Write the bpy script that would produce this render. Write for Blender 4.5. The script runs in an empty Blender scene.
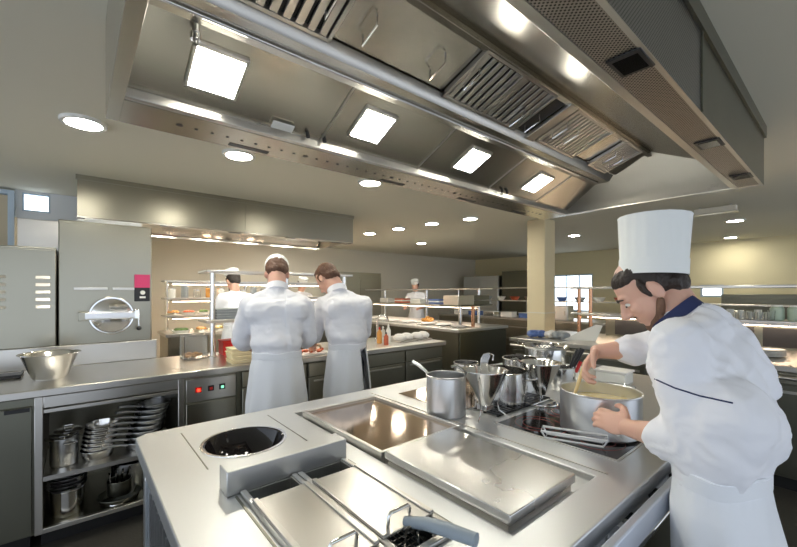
import bpy, bmesh, math, random
from mathutils import Vector, Matrix, Euler, noise
random.seed(7)
SC = bpy.context.scene
COL = SC.collection
H = 1.46; F = 383.0; CX = 398.5; CY = 292.0
CA = math.cos(math.radians(50)); SA = math.sin(math.radians(50))
def at(px, py, Z):
    """world point seen at pixel (px,py) at depth Z"""
    t = (px-CX)/F
    return Vector((Z*(CA+SA*t), Z*(SA-CA*t), H-(py-CY)/F*Z))
def on(px, py, h):
    """world point on the horizontal plane of height h"""
    Z = F*(H-h)/(py-CY)
    return at(px, py, Z)
T = 0.92      # worktop height

# ------------------------------------------------------------------ materials
MATS = {}
def nt(name):
    m = bpy.data.materials.new(name); m.use_nodes = True
    b = m.node_tree.nodes['Principled BSDF']
    return m, m.node_tree, b
def plain(name, col, rough=0.5, metal=0.0, bump=0.0, bscale=60.0, var=0.0, **kw):
    m, t, b = nt(name)
    b.inputs['Base Color'].default_value = (*col, 1)
    b.inputs['Roughness'].default_value = rough
    b.inputs['Metallic'].default_value = metal
    for k, v in kw.items():
        b.inputs[k.replace('_', ' ')].default_value = v
    tc = t.nodes.new('ShaderNodeTexCoord')
    if bump:
        n = t.nodes.new('ShaderNodeTexNoise'); n.inputs['Scale'].default_value = bscale; n.inputs['Detail'].default_value = 4
        bp = t.nodes.new('ShaderNodeBump'); bp.inputs['Strength'].default_value = bump; bp.inputs['Distance'].default_value = 0.01
        t.links.new(tc.outputs['Object'], n.inputs['Vector']); t.links.new(n.outputs['Fac'], bp.inputs['Height'])
        t.links.new(bp.outputs['Normal'], b.inputs['Normal'])
    if var:
        n = t.nodes.new('ShaderNodeTexNoise'); n.inputs['Scale'].default_value = 3.0; n.inputs['Detail'].default_value = 5
        r = t.nodes.new('ShaderNodeMix'); r.data_type = 'RGBA'
        r.inputs[6].default_value = (*[c*(1-var) for c in col], 1); r.inputs[7].default_value = (*[min(1, c*(1+var)) for c in col], 1)
        t.links.new(tc.outputs['Object'], n.inputs['Vector']); t.links.new(n.outputs['Fac'], r.inputs[0]); t.links.new(r.outputs[2], b.inputs['Base Color'])
    MATS[name] = m
    return m
def steel(name, col=(.62, .60, .56), rough=.3, stretch=(1, 1, 1), var=.12, bump=.004, fine=90):
    """brushed stainless: stretched noise drives roughness and a faint bump"""
    m, t, b = nt(name)
    b.inputs['Metallic'].default_value = 1.0
    tc = t.nodes.new('ShaderNodeTexCoord'); mp = t.nodes.new('ShaderNodeMapping')
    mp.inputs['Scale'].default_value = [.06*c if c < 2 else c*.35 for c in stretch]
    n = t.nodes.new('ShaderNodeTexNoise'); n.inputs['Scale'].default_value = fine; n.inputs['Detail'].default_value = 3
    n2 = t.nodes.new('ShaderNodeTexNoise'); n2.inputs['Scale'].default_value = 2.3; n2.inputs['Detail'].default_value = 5
    t.links.new(tc.outputs['Object'], mp.inputs['Vector']); t.links.new(mp.outputs['Vector'], n.inputs['Vector'])
    t.links.new(tc.outputs['Object'], n2.inputs['Vector'])
    mr = t.nodes.new('ShaderNodeMapRange'); mr.inputs[1].default_value = .15; mr.inputs[2].default_value = .85
    mr.inputs[3].default_value = rough*(1-var*1.6); mr.inputs[4].default_value = rough*(1+var*1.6)
    ad = t.nodes.new('ShaderNodeMath'); ad.operation = 'MULTIPLY_ADD'; ad.inputs[1].default_value = .22
    hf = t.nodes.new('ShaderNodeMath'); hf.operation = 'MULTIPLY'; hf.inputs[1].default_value = .78
    t.links.new(n2.outputs['Fac'], hf.inputs[0])
    t.links.new(n.outputs['Fac'], ad.inputs[0]); t.links.new(hf.outputs[0], ad.inputs[2])
    t.links.new(ad.outputs[0], mr.inputs[0]); t.links.new(mr.outputs[0], b.inputs['Roughness'])
    mx = t.nodes.new('ShaderNodeMix'); mx.data_type = 'RGBA'
    mx.inputs[6].default_value = (*[c*(1-var*.5) for c in col], 1); mx.inputs[7].default_value = (*[min(1, c*(1+var*.5)) for c in col], 1)
    t.links.new(n2.outputs['Fac'], mx.inputs[0]); t.links.new(mx.outputs[2], b.inputs['Base Color'])
    MATS[name] = m
    return m
def emit(name, col, s):
    m, t, b = nt(name)
    b.inputs['Base Color'].default_value = (*col, 1)
    b.inputs['Emission Color'].default_value = (*col, 1); b.inputs['Emission Strength'].default_value = s
    MATS[name] = m; return m
def perforated(name, col, axes, pitch, hole=.35):
    """steel sheet with rows of dark punched holes; axes = the two object axes in its plane"""
    m = steel(name, col, .38); t = m.node_tree; b = t.nodes['Principled BSDF']
    tc = t.nodes.new('ShaderNodeTexCoord'); sp = t.nodes.new('ShaderNodeSeparateXYZ')
    t.links.new(tc.outputs['Object'], sp.inputs[0])
    outs = []
    for a in axes:
        mu = t.nodes.new('ShaderNodeMath'); mu.operation = 'MULTIPLY'; mu.inputs[1].default_value = math.pi*2/pitch
        si = t.nodes.new('ShaderNodeMath'); si.operation = 'COSINE'
        t.links.new(sp.outputs[a], mu.inputs[0]); t.links.new(mu.outputs[0], si.inputs[0]); outs.append(si)
    ad = t.nodes.new('ShaderNodeMath'); ad.operation = 'MULTIPLY'
    t.links.new(outs[0].outputs[0], ad.inputs[0]); t.links.new(outs[1].outputs[0], ad.inputs[1])
    gt = t.nodes.new('ShaderNodeMath'); gt.operation = 'GREATER_THAN'; gt.inputs[1].default_value = hole
    t.links.new(ad.outputs[0], gt.inputs[0])
    src = b.inputs['Base Color'].links[0].from_socket
    mx = t.nodes.new('ShaderNodeMix'); mx.data_type = 'RGBA'; mx.inputs[7].default_value = (.02, .02, .02, 1)
    t.links.new(gt.outputs[0], mx.inputs[0]); t.links.new(src, mx.inputs[6]); t.links.new(mx.outputs[2], b.inputs['Base Color'])
    return m
ST = steel('steel_brushed', (.66, .64, .60), .30, (1, 12, 12))
STT = steel('steel_worktop', (.66, .67, .67), .40, (1.5, 14, 14), var=.10, bump=.003)
STH = steel('steel_hood', (.58, .555, .49), .25, (1, 16, 16), var=.10)
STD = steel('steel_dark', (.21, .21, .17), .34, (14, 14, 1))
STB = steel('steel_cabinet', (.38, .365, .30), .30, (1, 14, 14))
STP = steel('steel_polished', (.84, .83, .81), .15, var=.3, bump=.0)
STS = steel('steel_satin', (.76, .77, .78), .30, (1, 1, 10), var=.08)
STX = steel('steel_plate_worn', (.72, .71, .69), .27, (2.5, 5, 5), var=.08, fine=5)
PERF = perforated('steel_perforated', (.42, .38, .34), (0, 1), .013, .3)
PERFV = perforated('steel_perforated_side', (.30, .29, .27), (0, 2), .013, .45)
CHR = plain('chrome', (.8, .8, .8), .06, 1.0)
COPPER = plain('copper_tube', (.62, .34, .20), .25, 1.0)
BLK = plain('black_plastic', (.015, .015, .016), .35)
BGLASS = plain('black_ceramic_glass', (.012, .010, .010), .06, var=.2)
BRGLASS = plain('brown_polished_steel_top', (.62, .50, .40), .08, 1.0, var=.15)
DARKIN = plain('cabinet_interior', (.10, .10, .085), .5, .6)
CEIL = plain('ceiling_paint', (.74, .70, .57), .85, bump=.05, bscale=30)
WALL = plain('wall_paint_cream', (.78, .70, .46), .8, bump=.04)
WALLW = plain('wall_paint_white', (.74, .76, .78), .8, bump=.04)
WALLG = plain('wall_paint_beige', (.74, .70, .60), .8, bump=.04)
COLM = plain('column_paint', (.74, .64, .42), .7, bump=.05)
FLOOR = plain('floor_dark_tile', (.055, .052, .045), .35, bump=.1, var=.2)
WHITE = plain('white_cotton', (.88, .89, .94), .85, bump=.10, bscale=35, Sheen_Weight=.25)
WHITE2 = plain('white_apron_cotton', (.87, .90, .95), .88, bump=.12, bscale=22, Sheen_Weight=.25)
PAPER = plain('white_paper_hat', (.86, .88, .86), .8, bump=.05, bscale=50)
NAVY = plain('navy_cloth', (.02, .03, .10), .8, bump=.1)
TROU = plain('dark_trousers', (.03, .035, .05), .85, bump=.1)
SKIN = plain('skin', (.74, .44, .33), .5, bump=.04, bscale=90, var=.06, Subsurface_Weight=.12, Subsurface_Radius=(.02, .008, .004), Subsurface_Scale=.5)
HAIR = plain('dark_brown_hair', (.030, .020, .015), .55, bump=.7, bscale=70)
HAIRB = plain('brown_hair', (.12, .055, .03), .6, bump=.6, bscale=70)
BEARD = plain('short_brown_beard', (.20, .11, .07), .8, bump=.6, bscale=150)
RMARK = plain('red_hob_marking', (.30, .03, .02), .3)
RED = plain('red_plastic', (.65, .02, .015), .35)
PINK = plain('magenta_label', (.62, .05, .16), .4)
CREAM = plain('cream_card', (.80, .70, .45), .7, var=.1)
BLUEP = plain('blue_plastic', (.10, .18, .45), .4)
GREYP = plain('grey_plastic', (.32, .35, .37), .45)
FOODR = plain('red_food', (.55, .12, .05), .5, bump=.6, bscale=60, var=.5)
FOODO = plain('orange_food', (.75, .33, .08), .5, bump=.6, bscale=60, var=.5)
FOODG = plain('green_herbs', (.12, .22, .06), .6, bump=.8, bscale=80, var=.5)
SOUP = plain('yellow_sauce', (.72, .58, .25), .25, var=.15)
CERAM = plain('white_ceramic', (.85, .85, .80), .2)
CLOTHW = plain('white_cloth', (.85, .83, .80), .85, bump=.4, bscale=25)
FRAMEB = plain('window_frame_paint', (.55, .66, .76), .5)
WOOD = plain('beige_panel', (.62, .52, .36), .6, var=.1)
GLASS = plain('clear_glass', (.97, .98, .97), .03, Transmission_Weight=1.0, IOR=1.45)
PLAST = plain('clear_plastic', (.96, .97, .96), .06, Transmission_Weight=.92, IOR=1.38)
LAMP = emit('lamp_panel', (1, .97, .86), 34)
DOWN = emit('downlight_disc', (1, .95, .82), 90)
PANE = emit('daylight_pane', (.85, .93, 1), 2.2)
REDL = emit('red_indicator', (1, .05, .02), 2.0)
GRNL = emit('green_indicator', (.3, .9, .6), .7)
HEAT = emit('heat_lamp', (1, .76, .55), 20)

# ------------------------------------------------------------------ mesh builder
def org(p):
    v = Vector((0, 0, 0))
    while p is not None:
        v = v + p.location; p = p.parent
    return v
class MB:
    def __init__(s): s.bm = bmesh.new()
    def box(s, x0, x1, y0, y1, z0, z1):
        vs = [s.bm.verts.new((x, y, z)) for x in (x0, x1) for y in (y0, y1) for z in (z0, z1)]
        for f in ((0, 1, 3, 2), (4, 6, 7, 5), (0, 4, 5, 1), (2, 3, 7, 6), (0, 2, 6, 4), (1, 5, 7, 3)):
            s.bm.faces.new([vs[i] for i in f])
        return s
    def prism(s, poly, a0, a1):
        """polygon of (y,z) extruded along x"""
        A = [s.bm.verts.new((a0, y, z)) for y, z in poly]; B = [s.bm.verts.new((a1, y, z)) for y, z in poly]
        n = len(poly); s.bm.faces.new(A); s.bm.faces.new(B[::-1])
        for i in range(n): s.bm.faces.new([A[i], B[i], B[(i+1) % n], A[(i+1) % n]])
        return s
    def poly(s, pts, d):
        """closed flat polygon of 3D points thickened by vector d"""
        d = Vector(d); A = [s.bm.verts.new(Vector(p)) for p in pts]; B = [s.bm.verts.new(Vector(p)+d) for p in pts]
        n = len(pts); s.bm.faces.new(A); s.bm.faces.new(B[::-1])
        for i in range(n): s.bm.faces.new([A[i], B[i], B[(i+1) % n], A[(i+1) % n]])
        return s
    def lathe(s, prof, c, seg=32, axis=None, squash=(1, 1)):
        """(r,z) profile turned about z at c; axis = optional rotation matrix; profile points at r=0 close it"""
        rows = []; R = axis or Matrix.Identity(3); c = Vector(c)
        for r, z in prof:
            if r < 1e-6: rows.append([s.bm.verts.new(c+R@Vector((0, 0, z)))])
            else: rows.append([s.bm.verts.new(c+R@Vector((r*squash[0]*math.cos(2*math.pi*i/seg), r*squash[1]*math.sin(2*math.pi*i/seg), z))) for i in range(seg)])
        for A, B in zip(rows, rows[1:]):
            for i in range(seg):
                j = (i+1) % seg
                if len(A) == 1 and len(B) == 1: continue
                if len(A) == 1: s.bm.faces.new([A[0], B[i], B[j]])
                elif len(B) == 1: s.bm.faces.new([A[i], B[0], A[j]])
                else: s.bm.faces.new([A[i], A[j], B[j], B[i]])
        return s
    def tube(s, pts, r, seg=10, closed=False):
        pts = [Vector(p) for p in pts]; n = len(pts); rs = r if isinstance(r, (list, tuple)) else [r]*n
        rows = []; up = None
        for i, p in enumerate(pts):
            a = pts[(i-1) % n] if (closed or i > 0) else p; b = pts[(i+1) % n] if (closed or i < n-1) else p
            d = (b-a).normalized()
            if up is None: up = Vector((0, 0, 1)) if abs(d.z) < .9 else Vector((1, 0, 0))
            x = d.cross(up).normalized(); y = x.cross(d).normalized(); up = y
            rows.append([s.bm.verts.new(p+(x*math.cos(2*math.pi*k/seg)+y*math.sin(2*math.pi*k/seg))*rs[i]) for k in range(seg)])
        for i in range(n if closed else n-1):
            A, B = rows[i], rows[(i+1) % n]
            for k in range(seg):
                j = (k+1) % seg; s.bm.faces.new([A[k], A[j], B[j], B[k]])
        if not closed: s.bm.faces.new(rows[0][::-1]); s.bm.faces.new(rows[-1])
        return s
    def ell(s, c, r, seg=16, rot=None):
        M = Matrix.Translation(Vector(c)) @ (rot.to_4x4() if rot else Matrix.Identity(4)) @ Matrix.Diagonal((*r, 1))
        bmesh.ops.create_uvsphere(s.bm, u_segments=seg, v_segments=max(6, seg//2), radius=1, matrix=M)
        return s
    def obj(s, name, mat, parent=None, bevel=0, smooth=True, seg=2):
        bmesh.ops.recalc_face_normals(s.bm, faces=s.bm.faces)
        o_ = org(parent)
        bmesh.ops.translate(s.bm, verts=s.bm.verts, vec=-o_)
        me = bpy.data.meshes.new(name); s.bm.to_mesh(me); s.bm.free()
        return link(name, me, mat, parent, bevel, smooth, seg)
def link(name, me, mat, parent=None, bevel=0, smooth=True, seg=2):
    o = bpy.data.objects.new(name, me); COL.objects.link(o)
    if mat: me.materials.append(mat)
    if parent: o.parent = parent
    if smooth:
        for p in me.polygons: p.use_smooth = True
        sh = getattr(me, 'set_sharp_from_angle', None)
        if sh: sh(angle=math.radians(38))
    if bevel:
        b = o.modifiers.new('Bevel', 'BEVEL'); b.width = bevel; b.segments = seg; b.limit_method = 'ANGLE'; b.angle_limit = math.radians(35)
    return o
def tag(o, label, cat, group=None):
    o['label'] = label; o['category'] = cat
    if group: o['group'] = group
    return o
def thing(name, label, cat, loc, group=None):
    o = bpy.data.objects.new(name, None); COL.objects.link(o); o.location = loc; o.empty_display_size = .1
    return tag(o, label, cat, group)
def base(o, p):
    """move the origin of a one-mesh object to p"""
    p = Vector(p); o.data.transform(Matrix.Translation(-p)); o.location = p; return o
def struct(name, mb, mat, **k):
    o = mb.obj(name, mat, **k); o['kind'] = 'structure'; return o
def dup(o, parent=None, loc=None, label=None, rot=None):
    c = o.copy(); COL.objects.link(c)
    if parent: c.parent = parent
    for ch in [x for x in KIDS.get(o.name, [])]: dup(ch, c)
    if loc is not None: c.location = loc
    if rot is not None: c.rotation_euler = rot
    if label: c['label'] = label
    return c
KIDS = {}
def index():
    KIDS.clear()
    for o in bpy.data.objects:
        if o.parent: KIDS.setdefault(o.parent.name, []).append(o)
def bake(o):
    dg = bpy.context.evaluated_depsgraph_get(); dg.update()
    me = bpy.data.meshes.new_from_object(o.evaluated_get(dg))
    o.modifiers.clear(); o.data = me; return o

# ------------------------------------------------------------------ room
CEILH = 2.45
struct('floor', MB().box(-3.2, 9.6, -3.5, 7.7, -.1, 0), FLOOR)
struct('ceiling', MB().box(-3.2, 9.6, -3.5, 7.7, CEILH, CEILH+.1), CEIL)
# far wall (x = 9.5) with a window opening and a small one
wf = MB()
for y0, y1, z0, z1 in ((-3.5, 1.62, 0, CEILH), (1.62, 1.98, 0, 1.36), (1.62, 1.98, 1.6, CEILH), (1.98, 4.05, 0, CEILH), (4.05, 5.05, 0, .98), (4.05, 5.05, 1.9, CEILH), (5.05, 7.7, 0, CEILH)):
    wf.box(9.5, 9.6, y0, y1, z0, z1)
struct('wall_far', wf, WALL)
def window(name, x0, x1, y0, y1, z0, z1, axis, bars, frame_m=FRAMEB, w=.035):
    """x0..x1 / y0..y1 wall thickness box; pane and frame"""
    root = bpy.data.objects.new(name, None); COL.objects.link(root); root.location = ((x0+x1)/2, (y0+y1)/2, z0); root['kind'] = 'structure'
    f = MB()
    f.box(x0, x1, y0, y1, z0, z0+w); f.box(x0, x1, y0, y1, z1-w, z1)
    if axis == 'y':
        f.box(x0, x1, y0, y0+w, z0+w, z1-w); f.box(x0, x1, y1-w, y1, z0+w, z1-w)
        for i in range(1, bars): yy = y0+(y1-y0)*i/bars; f.box(x0+.01, x1-.01, yy-.012, yy+.012, z0+w, z1-w)
        MB().box((x0+x1)/2-.004, (x0+x1)/2+.004, y0+w, y1-w, z0+w, z1-w).obj('window_pane', PANE, root)
    else:
        f.box(x0, x0+w, y0, y1, z0+w, z1-w); f.box(x1-w, x1, y0, y1, z0+w, z1-w)
        for i in range(1, bars): xx = x0+(x1-x0)*i/bars; f.box(xx-.012, xx+.012, y0+.01, y1-.01, z0+w, z1-w)
        MB().box(x0+w, x1-w, (y0+y1)/2-.004, (y0+y1)/2+.004, z0+w, z1-w).obj('window_pane', PANE, root)
    f.obj('window_frame', frame_m, root, bevel=.003)
window('window_1', 9.5, 9.6, 4.05, 5.05, .98, 1.9, 'y', 3)
window('window_2', 9.5, 9.6, 1.62, 1.98, 1.36, 1.6, 'y', 1)
# back wall of the deep part, side return, and the white wall behind the steam ovens
struct('wall_back', MB().box(.46, 9.6, 7.6, 7.7, 0, CEILH), WALLG)
struct('wall_return', MB().box(.46, .56, 5.3, 7.6, 0, CEILH), WALLG)
wl = MB()
wx0 = -.41; wx1 = -.207
wl.box(-3.2, -.80, 5.2, 5.3, 0, CEILH); wl.box(-.46, wx0, 5.2, 5.3, 0, CEILH); wl.box(wx0, wx1, 5.2, 5.3, 0, 2.25)
wl.box(wx1, .56, 5.2, 5.3, 0, CEILH); wl.box(wx0, wx1, 5.2, 5.3, 2.43, CEILH)
struct('wall_left', wl, WALLW)
window('window_3', wx0, wx1, 5.2, 5.3, 2.25, 2.43, 'x', 1, w=.014)
dr = bpy.data.objects.new('door_1', None); COL.objects.link(dr); dr.location = (-.63, 5.2, 0); dr['kind'] = 'structure'
MB().box(-.80, -.76, 5.16, 5.3, 0, 2.43).box(-.505, -.46, 5.16, 5.3, 0, 2.43).box(-.76, -.505, 5.16, 5.3, 2.39, 2.43).obj('door_frame', FRAMEB, dr, bevel=.004)
MB().box(-.758, -.507, 5.2, 5.24, 0, 2.385).obj('door_leaf', WOOD, dr, bevel=.003)
# structural column in the middle of the room
cxy = (4.93, 2.80)
struct('trim_1', MB().box(cxy[0]-.135, cxy[0]+.135, cxy[1]-.135, cxy[1]+.135, 0, CEILH), COLM, bevel=.012)
struct('trim_2', MB().box(cxy[0]-.141, cxy[0]+.141, cxy[1]-.141, cxy[1]+.141, .0, .10).box(cxy[0]-.139, cxy[0]+.139, cxy[1]-.139, cxy[1]+.139, 1.17, 1.185), WALLG)

# ------------------------------------------------------------------ ceiling downlights
dls = [((.03, 2.88), 'round ceiling downlight nearest the left end of the big island hood'),
       ((.89, 2.84), 'round ceiling downlight second from the left beside the big hood edge'),
       ((2.02, 2.80), 'round ceiling downlight third along the big hood, above the second chef'),
       ((3.76, 5.23), 'leftmost small downlight of the receding row beyond the wall hood'),
       ((3.81, 4.54), 'second small downlight from the left in the receding row'),
       ((3.90, 3.90), 'third small downlight from the left in the receding row'),
       ((4.03, 3.31), 'rightmost and nearest downlight of the receding row left of the column'),
       ((6.60, 3.13), 'small downlight just right of the cream column'),
       ((6.93, 1.06), 'downlight right of the tall white hat, the nearer of two'),
       ((9.0, 1.44), 'farthest downlight right of the tall white hat'),
       ((5.3, 5.6), 'deep downlight over the far end of the pass counter'),
       ((1.7, 5.2), 'downlight over the rear food line behind the wall hood'),
       ((3.0, 6.6), 'downlight nearest the back wall')]
d0 = None
for (x, y), lab in dls:
    if d0 is None:
        d0 = thing('ceiling_downlight', lab, 'ceiling light', (x, y, CEILH-.014), 'round ceiling downlights')
        MB().lathe([(.088, .0), (.088, -.004), (.108, -.004), (.112, .002), (.112, .014), (.088, .014), (.088, 0)], (x, y, CEILH-.014), 36).obj('trim_ring', CERAM, d0)
        MB().lathe([(0, .004), (.087, .004), (.087, .008), (0, .008)], (x, y, CEILH-.014), 36).obj('diffuser', DOWN, d0)
        index()
    else:
        dup(d0, loc=(x, y, CEILH-.014), label=lab)
sp = at(715, 208, 4.4)
o = thing('ceiling_sign', 'small flat rectangular unit hung under the ceiling right of the tall hat', 'ceiling unit', (sp.x, sp.y, 2.36))
MB().box(sp.x-.04, sp.x+.04, sp.y-.19, sp.y+.19, 2.37, 2.43).obj('housing', WALLG, o, bevel=.006)
MB().box(sp.x-.045, sp.x+.045, sp.y-.2, sp.y+.2, 2.36, 2.37).obj('bottom_rail', ST, o)
MB().box(sp.x-.01, sp.x+.01, sp.y-.15, sp.y-.13, 2.43, CEILH).box(sp.x-.01, sp.x+.01, sp.y+.13, sp.y+.15, 2.43, CEILH).obj('bracket', ST, o)

# ------------------------------------------------------------------ big island hood
HB = 2.10
A0, A1 = .08, 3.15
B0, B1 = .35, 1.77
hood = thing('extractor_hood', 'huge stainless steel extractor canopy hung over the cooking island', 'extractor hood', ((A0+A1)/2, (B0+B1)/2, HB))
th = .006
def z(d): return H+d
AE = A1-.02
# outer skin
MB().box(A0, A1, B1-.012, B1, HB, CEILH-.001).obj('side_panel', STH, hood)
MB().box(1.70, A1, B0, B0+.012, HB, CEILH-.001).obj('side_panel', STD, hood)
MB().box(A0, 1.69, B0, B0+.012, HB, CEILH-.001).obj('perforated_side_panel', PERFV, hood)
MB().box(A0, A0+.012, B0+.012, B1-.012, HB, CEILH-.001).obj('end_panel', STH, hood)
MB().box(A0, A1, B0-.012, B0-.001, CEILH-.07, CEILH-.001).obj('ceiling_trim', STD, hood)
MB().box(1.685, 1.70, B0-.006, B0-.0005, HB, CEILH-.07).obj('seam_strip', STD, hood)
# flat bottom rails
m = MB().box(A0, A0+.04, B0, B1, HB-.002, HB+.004)
m.obj('end_rail', STH, hood, bevel=.001)
MB().box(A0+.04, A1, 1.56, B1, HB-.002, HB+.004).obj('bottom_rail', STH, hood)
mm = MB()
for i in range(46):
    x = .30+i*.058
    if x > A1-.12: break
    MB().lathe([(0, -.002), (.0065 if i % 9 else .012, -.002), (.0065 if i % 9 else .012, .0015), (0, .0015)], (x, 1.66, HB-.0015), 10).obj('air_jet_hole', BLK, hood)
MB().box(A0, A1, 1.535, 1.56, HB, HB+.035).obj('inner_lip', ST, hood, bevel=.004)
for i, x in enumerate((.50, 1.32, 1.98, 2.62)):
    MB().box(x, x+.17, 1.715, 1.745, HB-.004, HB-.0005).obj('slot_plate', BLK, hood)
# sloping light panel
def seg(p, q, t_=th):
    """thin parallelogram poly between (b,d) p and q, thickened upward"""
    return [(p[0], z(p[1])), (q[0], z(q[1])), (q[0], z(q[1])+t_), (p[0], z(p[1])+t_)]
def panel(name, p, q, a0, a1, mat, **k):
    return MB().prism(seg(p, q), a0, a1).obj(name, mat, hood, **k)
panel('light_panel', (1.545, .672), (1.25, .807), A0+.02, A1-.05, STH)
panel('ridge_panel', (1.25, .807), (1.235, .785), A0+.02, 2.90, ST)
panel('ridge_panel', (1.235, .785), (1.125, .785), A0+.02, 2.90, STH)
MB().tube([(A0+.02, 1.185, z(.779)), (2.86, 1.185, z(.779))], .006, 12).obj('bright_line', CHR, hood)  # thin chrome tube added to draw the bright line along the flat ridge
panel('filter_ledge', (1.125, .785), (1.10, .822), A0+.02, 2.90, ST)
panel('upper_panel', (1.10, .835), (.86, .916), A0+.02, 2.95, STH)
panel('upper_light_panel', (.86, .916), (.60, .812), A0+.02, 3.0, STH)
MB().box(A0+.02, 2.96, .855, .885, z(.89), z(.915)).obj('apex_rail', STH, hood, bevel=.003)
panel('return_panel', (.60, .812), (.515, .71), A0+.02, A1-.03, ST)
panel('return_panel', (.515, .71), (.495, .69), A0+.02, A1-.03, STD)
MB().box(A0+.02, A1, .478, .495, HB, HB+.05).obj('inner_lip', ST, hood, bevel=.003)
MB().box(A0+.04, A1, B0+.012, .478, HB-.001, HB+.004).obj('perforated_strip', PERF, hood)
MB().box(A0+.04, A1, .463, .478, HB-.004, HB-.001).box(A0+.04, A1, B0, B0+.014, HB-.004, HB-.001).obj('edge_trim', ST, hood)
# sloping far end
MB().poly([(A1-.002, B0+.012, HB+.002), (A1-.002, B1-.012, HB+.002), (A1-.30, B1-.25, z(.93)), (A1-.30, B0+.2, z(.93))], (.01, 0, .004)).obj('end_slope', ST, hood)
MB().box(A1-.012, A1, B0+.012, B1-.012, HB, CEILH-.001).obj('end_panel', STH, hood)
MB().box(A1-.05, A1, B0+.012, 1.56, HB-.0015, HB+.004).obj('end_rail', ST, hood)
# module joints on the light panel
for x in (.83, 1.42, 2.05, 2.62):
    MB().prism([(1.54, z(.668)), (1.252, z(.800)), (1.252, z(.806)), (1.54, z(.674))], x-.003, x+.003).obj('panel_joint', ST, hood)
# hood lamps
for x in (.361, 1.01, 1.70, 2.39):
    p = lambda u: (1.545+(1.25-1.545)*u, .672+(.807-.672)*u)
    pa, pb = p(.28), p(.82)
    lp = MB().prism([(pa[0], z(pa[1])-.012), (pb[0], z(pb[1])-.012), (pb[0], z(pb[1])), (pa[0], z(pa[1]))], x-.085, x+.085).obj('lamp_housing', ST, hood, bevel=.002)
    pa, pb = p(.32), p(.78)
    MB().prism([(pa[0], z(pa[1])-.0145), (pb[0], z(pb[1])-.0145), (pb[0], z(pb[1])-.0125), (pa[0], z(pa[1])-.0125)], x-.074, x+.074).obj('lamp_diffuser', LAMP, lp)
# filters
def baffle(a0, a1, n):
    P, Q = (1.10, .827), (.865, .908)
    f = MB()
    for (u, v) in ((0, .05), (.95, 1)):
        pu = (P[0]+(Q[0]-P[0])*u, P[1]+(Q[1]-P[1])*u-.018); pv = (P[0]+(Q[0]-P[0])*v, P[1]+(Q[1]-P[1])*v-.018)
        f.prism(seg(pu, pv, .02), a0, a1)
    for x0 in (a0, a1-.014): f.prism(seg((P[0], P[1]-.018), (Q[0], Q[1]-.018), .02), x0, x0+.014)
    fr = f.obj('filter_frame', ST, hood, bevel=.001)
    b = MB(); w = (a1-a0-.028)/n
    for i in range(n):
        x = a0+.014+w*i
        b.prism(seg((P[0]-.012, P[1]-.012), (Q[0]+.012, Q[1]-.012), .01), x+w*.22, x+w*.86)
    b.obj('filter_baffles', ST, fr, bevel=.002)
    d = MB().prism(seg((P[0]-.01, P[1]+.001), (Q[0]+.01, Q[1]+.001), .004), a0+.012, a1-.012); d.obj('filter_shade_sheet', BLK, fr)  # black sheet standing in for the shade behind the baffles
    return fr
def handle_loop(x, u, along='a', w=.05, mat=CHR):
    P, Q = (1.10, .827), (.865, .908)
    b = P[0]+(Q[0]-P[0])*u; d = P[1]+(Q[1]-P[1])*u-.02
    b2 = P[0]+(Q[0]-P[0])*(u+.34); d2 = P[1]+(Q[1]-P[1])*(u+.34)-.02
    MB().tube([(x, b, z(d)+.02), (x, b, z(d)-.018), (x, b2, z(d2)-.018), (x, b2, z(d2)+.02)], .004, 8).obj('lift_handle', mat, hood)
baffle(.20, .63, 10); handle_loop(.57, .35)
baffle(1.16, 1.42, 6); baffle(1.42, 1.68, 6); baffle(1.88, 2.30, 12); baffle(2.50, 2.76, 9)
handle_loop(.72, .25); handle_loop(1.03, .25); handle_loop(1.20, .35); handle_loop(1.60, .12); handle_loop(1.72, .15); handle_loop(1.93, .3); handle_loop(2.05, .3); handle_loop(2.55, .3); handle_loop(2.66, .3)
MB().prism(seg((1.105, .80), (.86, .885), .02), 1.79, 1.86).obj('cross_rail', ST, hood, bevel=.003)
MB().prism(seg((1.09, .826), (.87, .90), .004), 1.69, 1.78).obj('access_recess', BLK, hood)
# sprinkler fitting, label plates, probes
MB().tube([(.272, 1.265, z(.80)), (.272, 1.268, z(.775))], .010, 14).tube([(.272, 1.268, z(.775)), (.272, 1.270, z(.755))], .015, 14).tube([(.272, 1.270, z(.755)), (.272, 1.271, z(.742))], .008, 12).obj('fire_nozzle', CHR, hood)
MB().prism([(1.52, z(.672)), (1.49, z(.686)), (1.49, z(.681)), (1.52, z(.667))], .60, .69).obj('rating_plate', CERAM, hood)
for x in (.76, .84, 2.17, 2.23): MB().tube([(x, 1.515, z(.69)), (x, 1.51, z(.665))], .009, 10).obj('sensor', BLK, hood)
# dark spot lamps in the perforated strip
for (px, py) in ((637, 65), (712, 140), (745, 172)):
    k = (CY-py)/(855-px); b = .398; t = (px-CX)/F
    a = b*(CA+SA*t)/(SA-CA*t)
    a = {637: 1.18, 712: 2.08, 745: 2.80}[px]
    sq = MB().box(a-.06, a+.06, .358, .445, HB-.007, HB-.001).obj('spot_lamp', BLK, hood, bevel=.003)
    MB().box(a-.043, a+.043, .37, .433, HB-.009, HB-.007).obj('spot_lens', BGLASS, sq)

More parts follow.
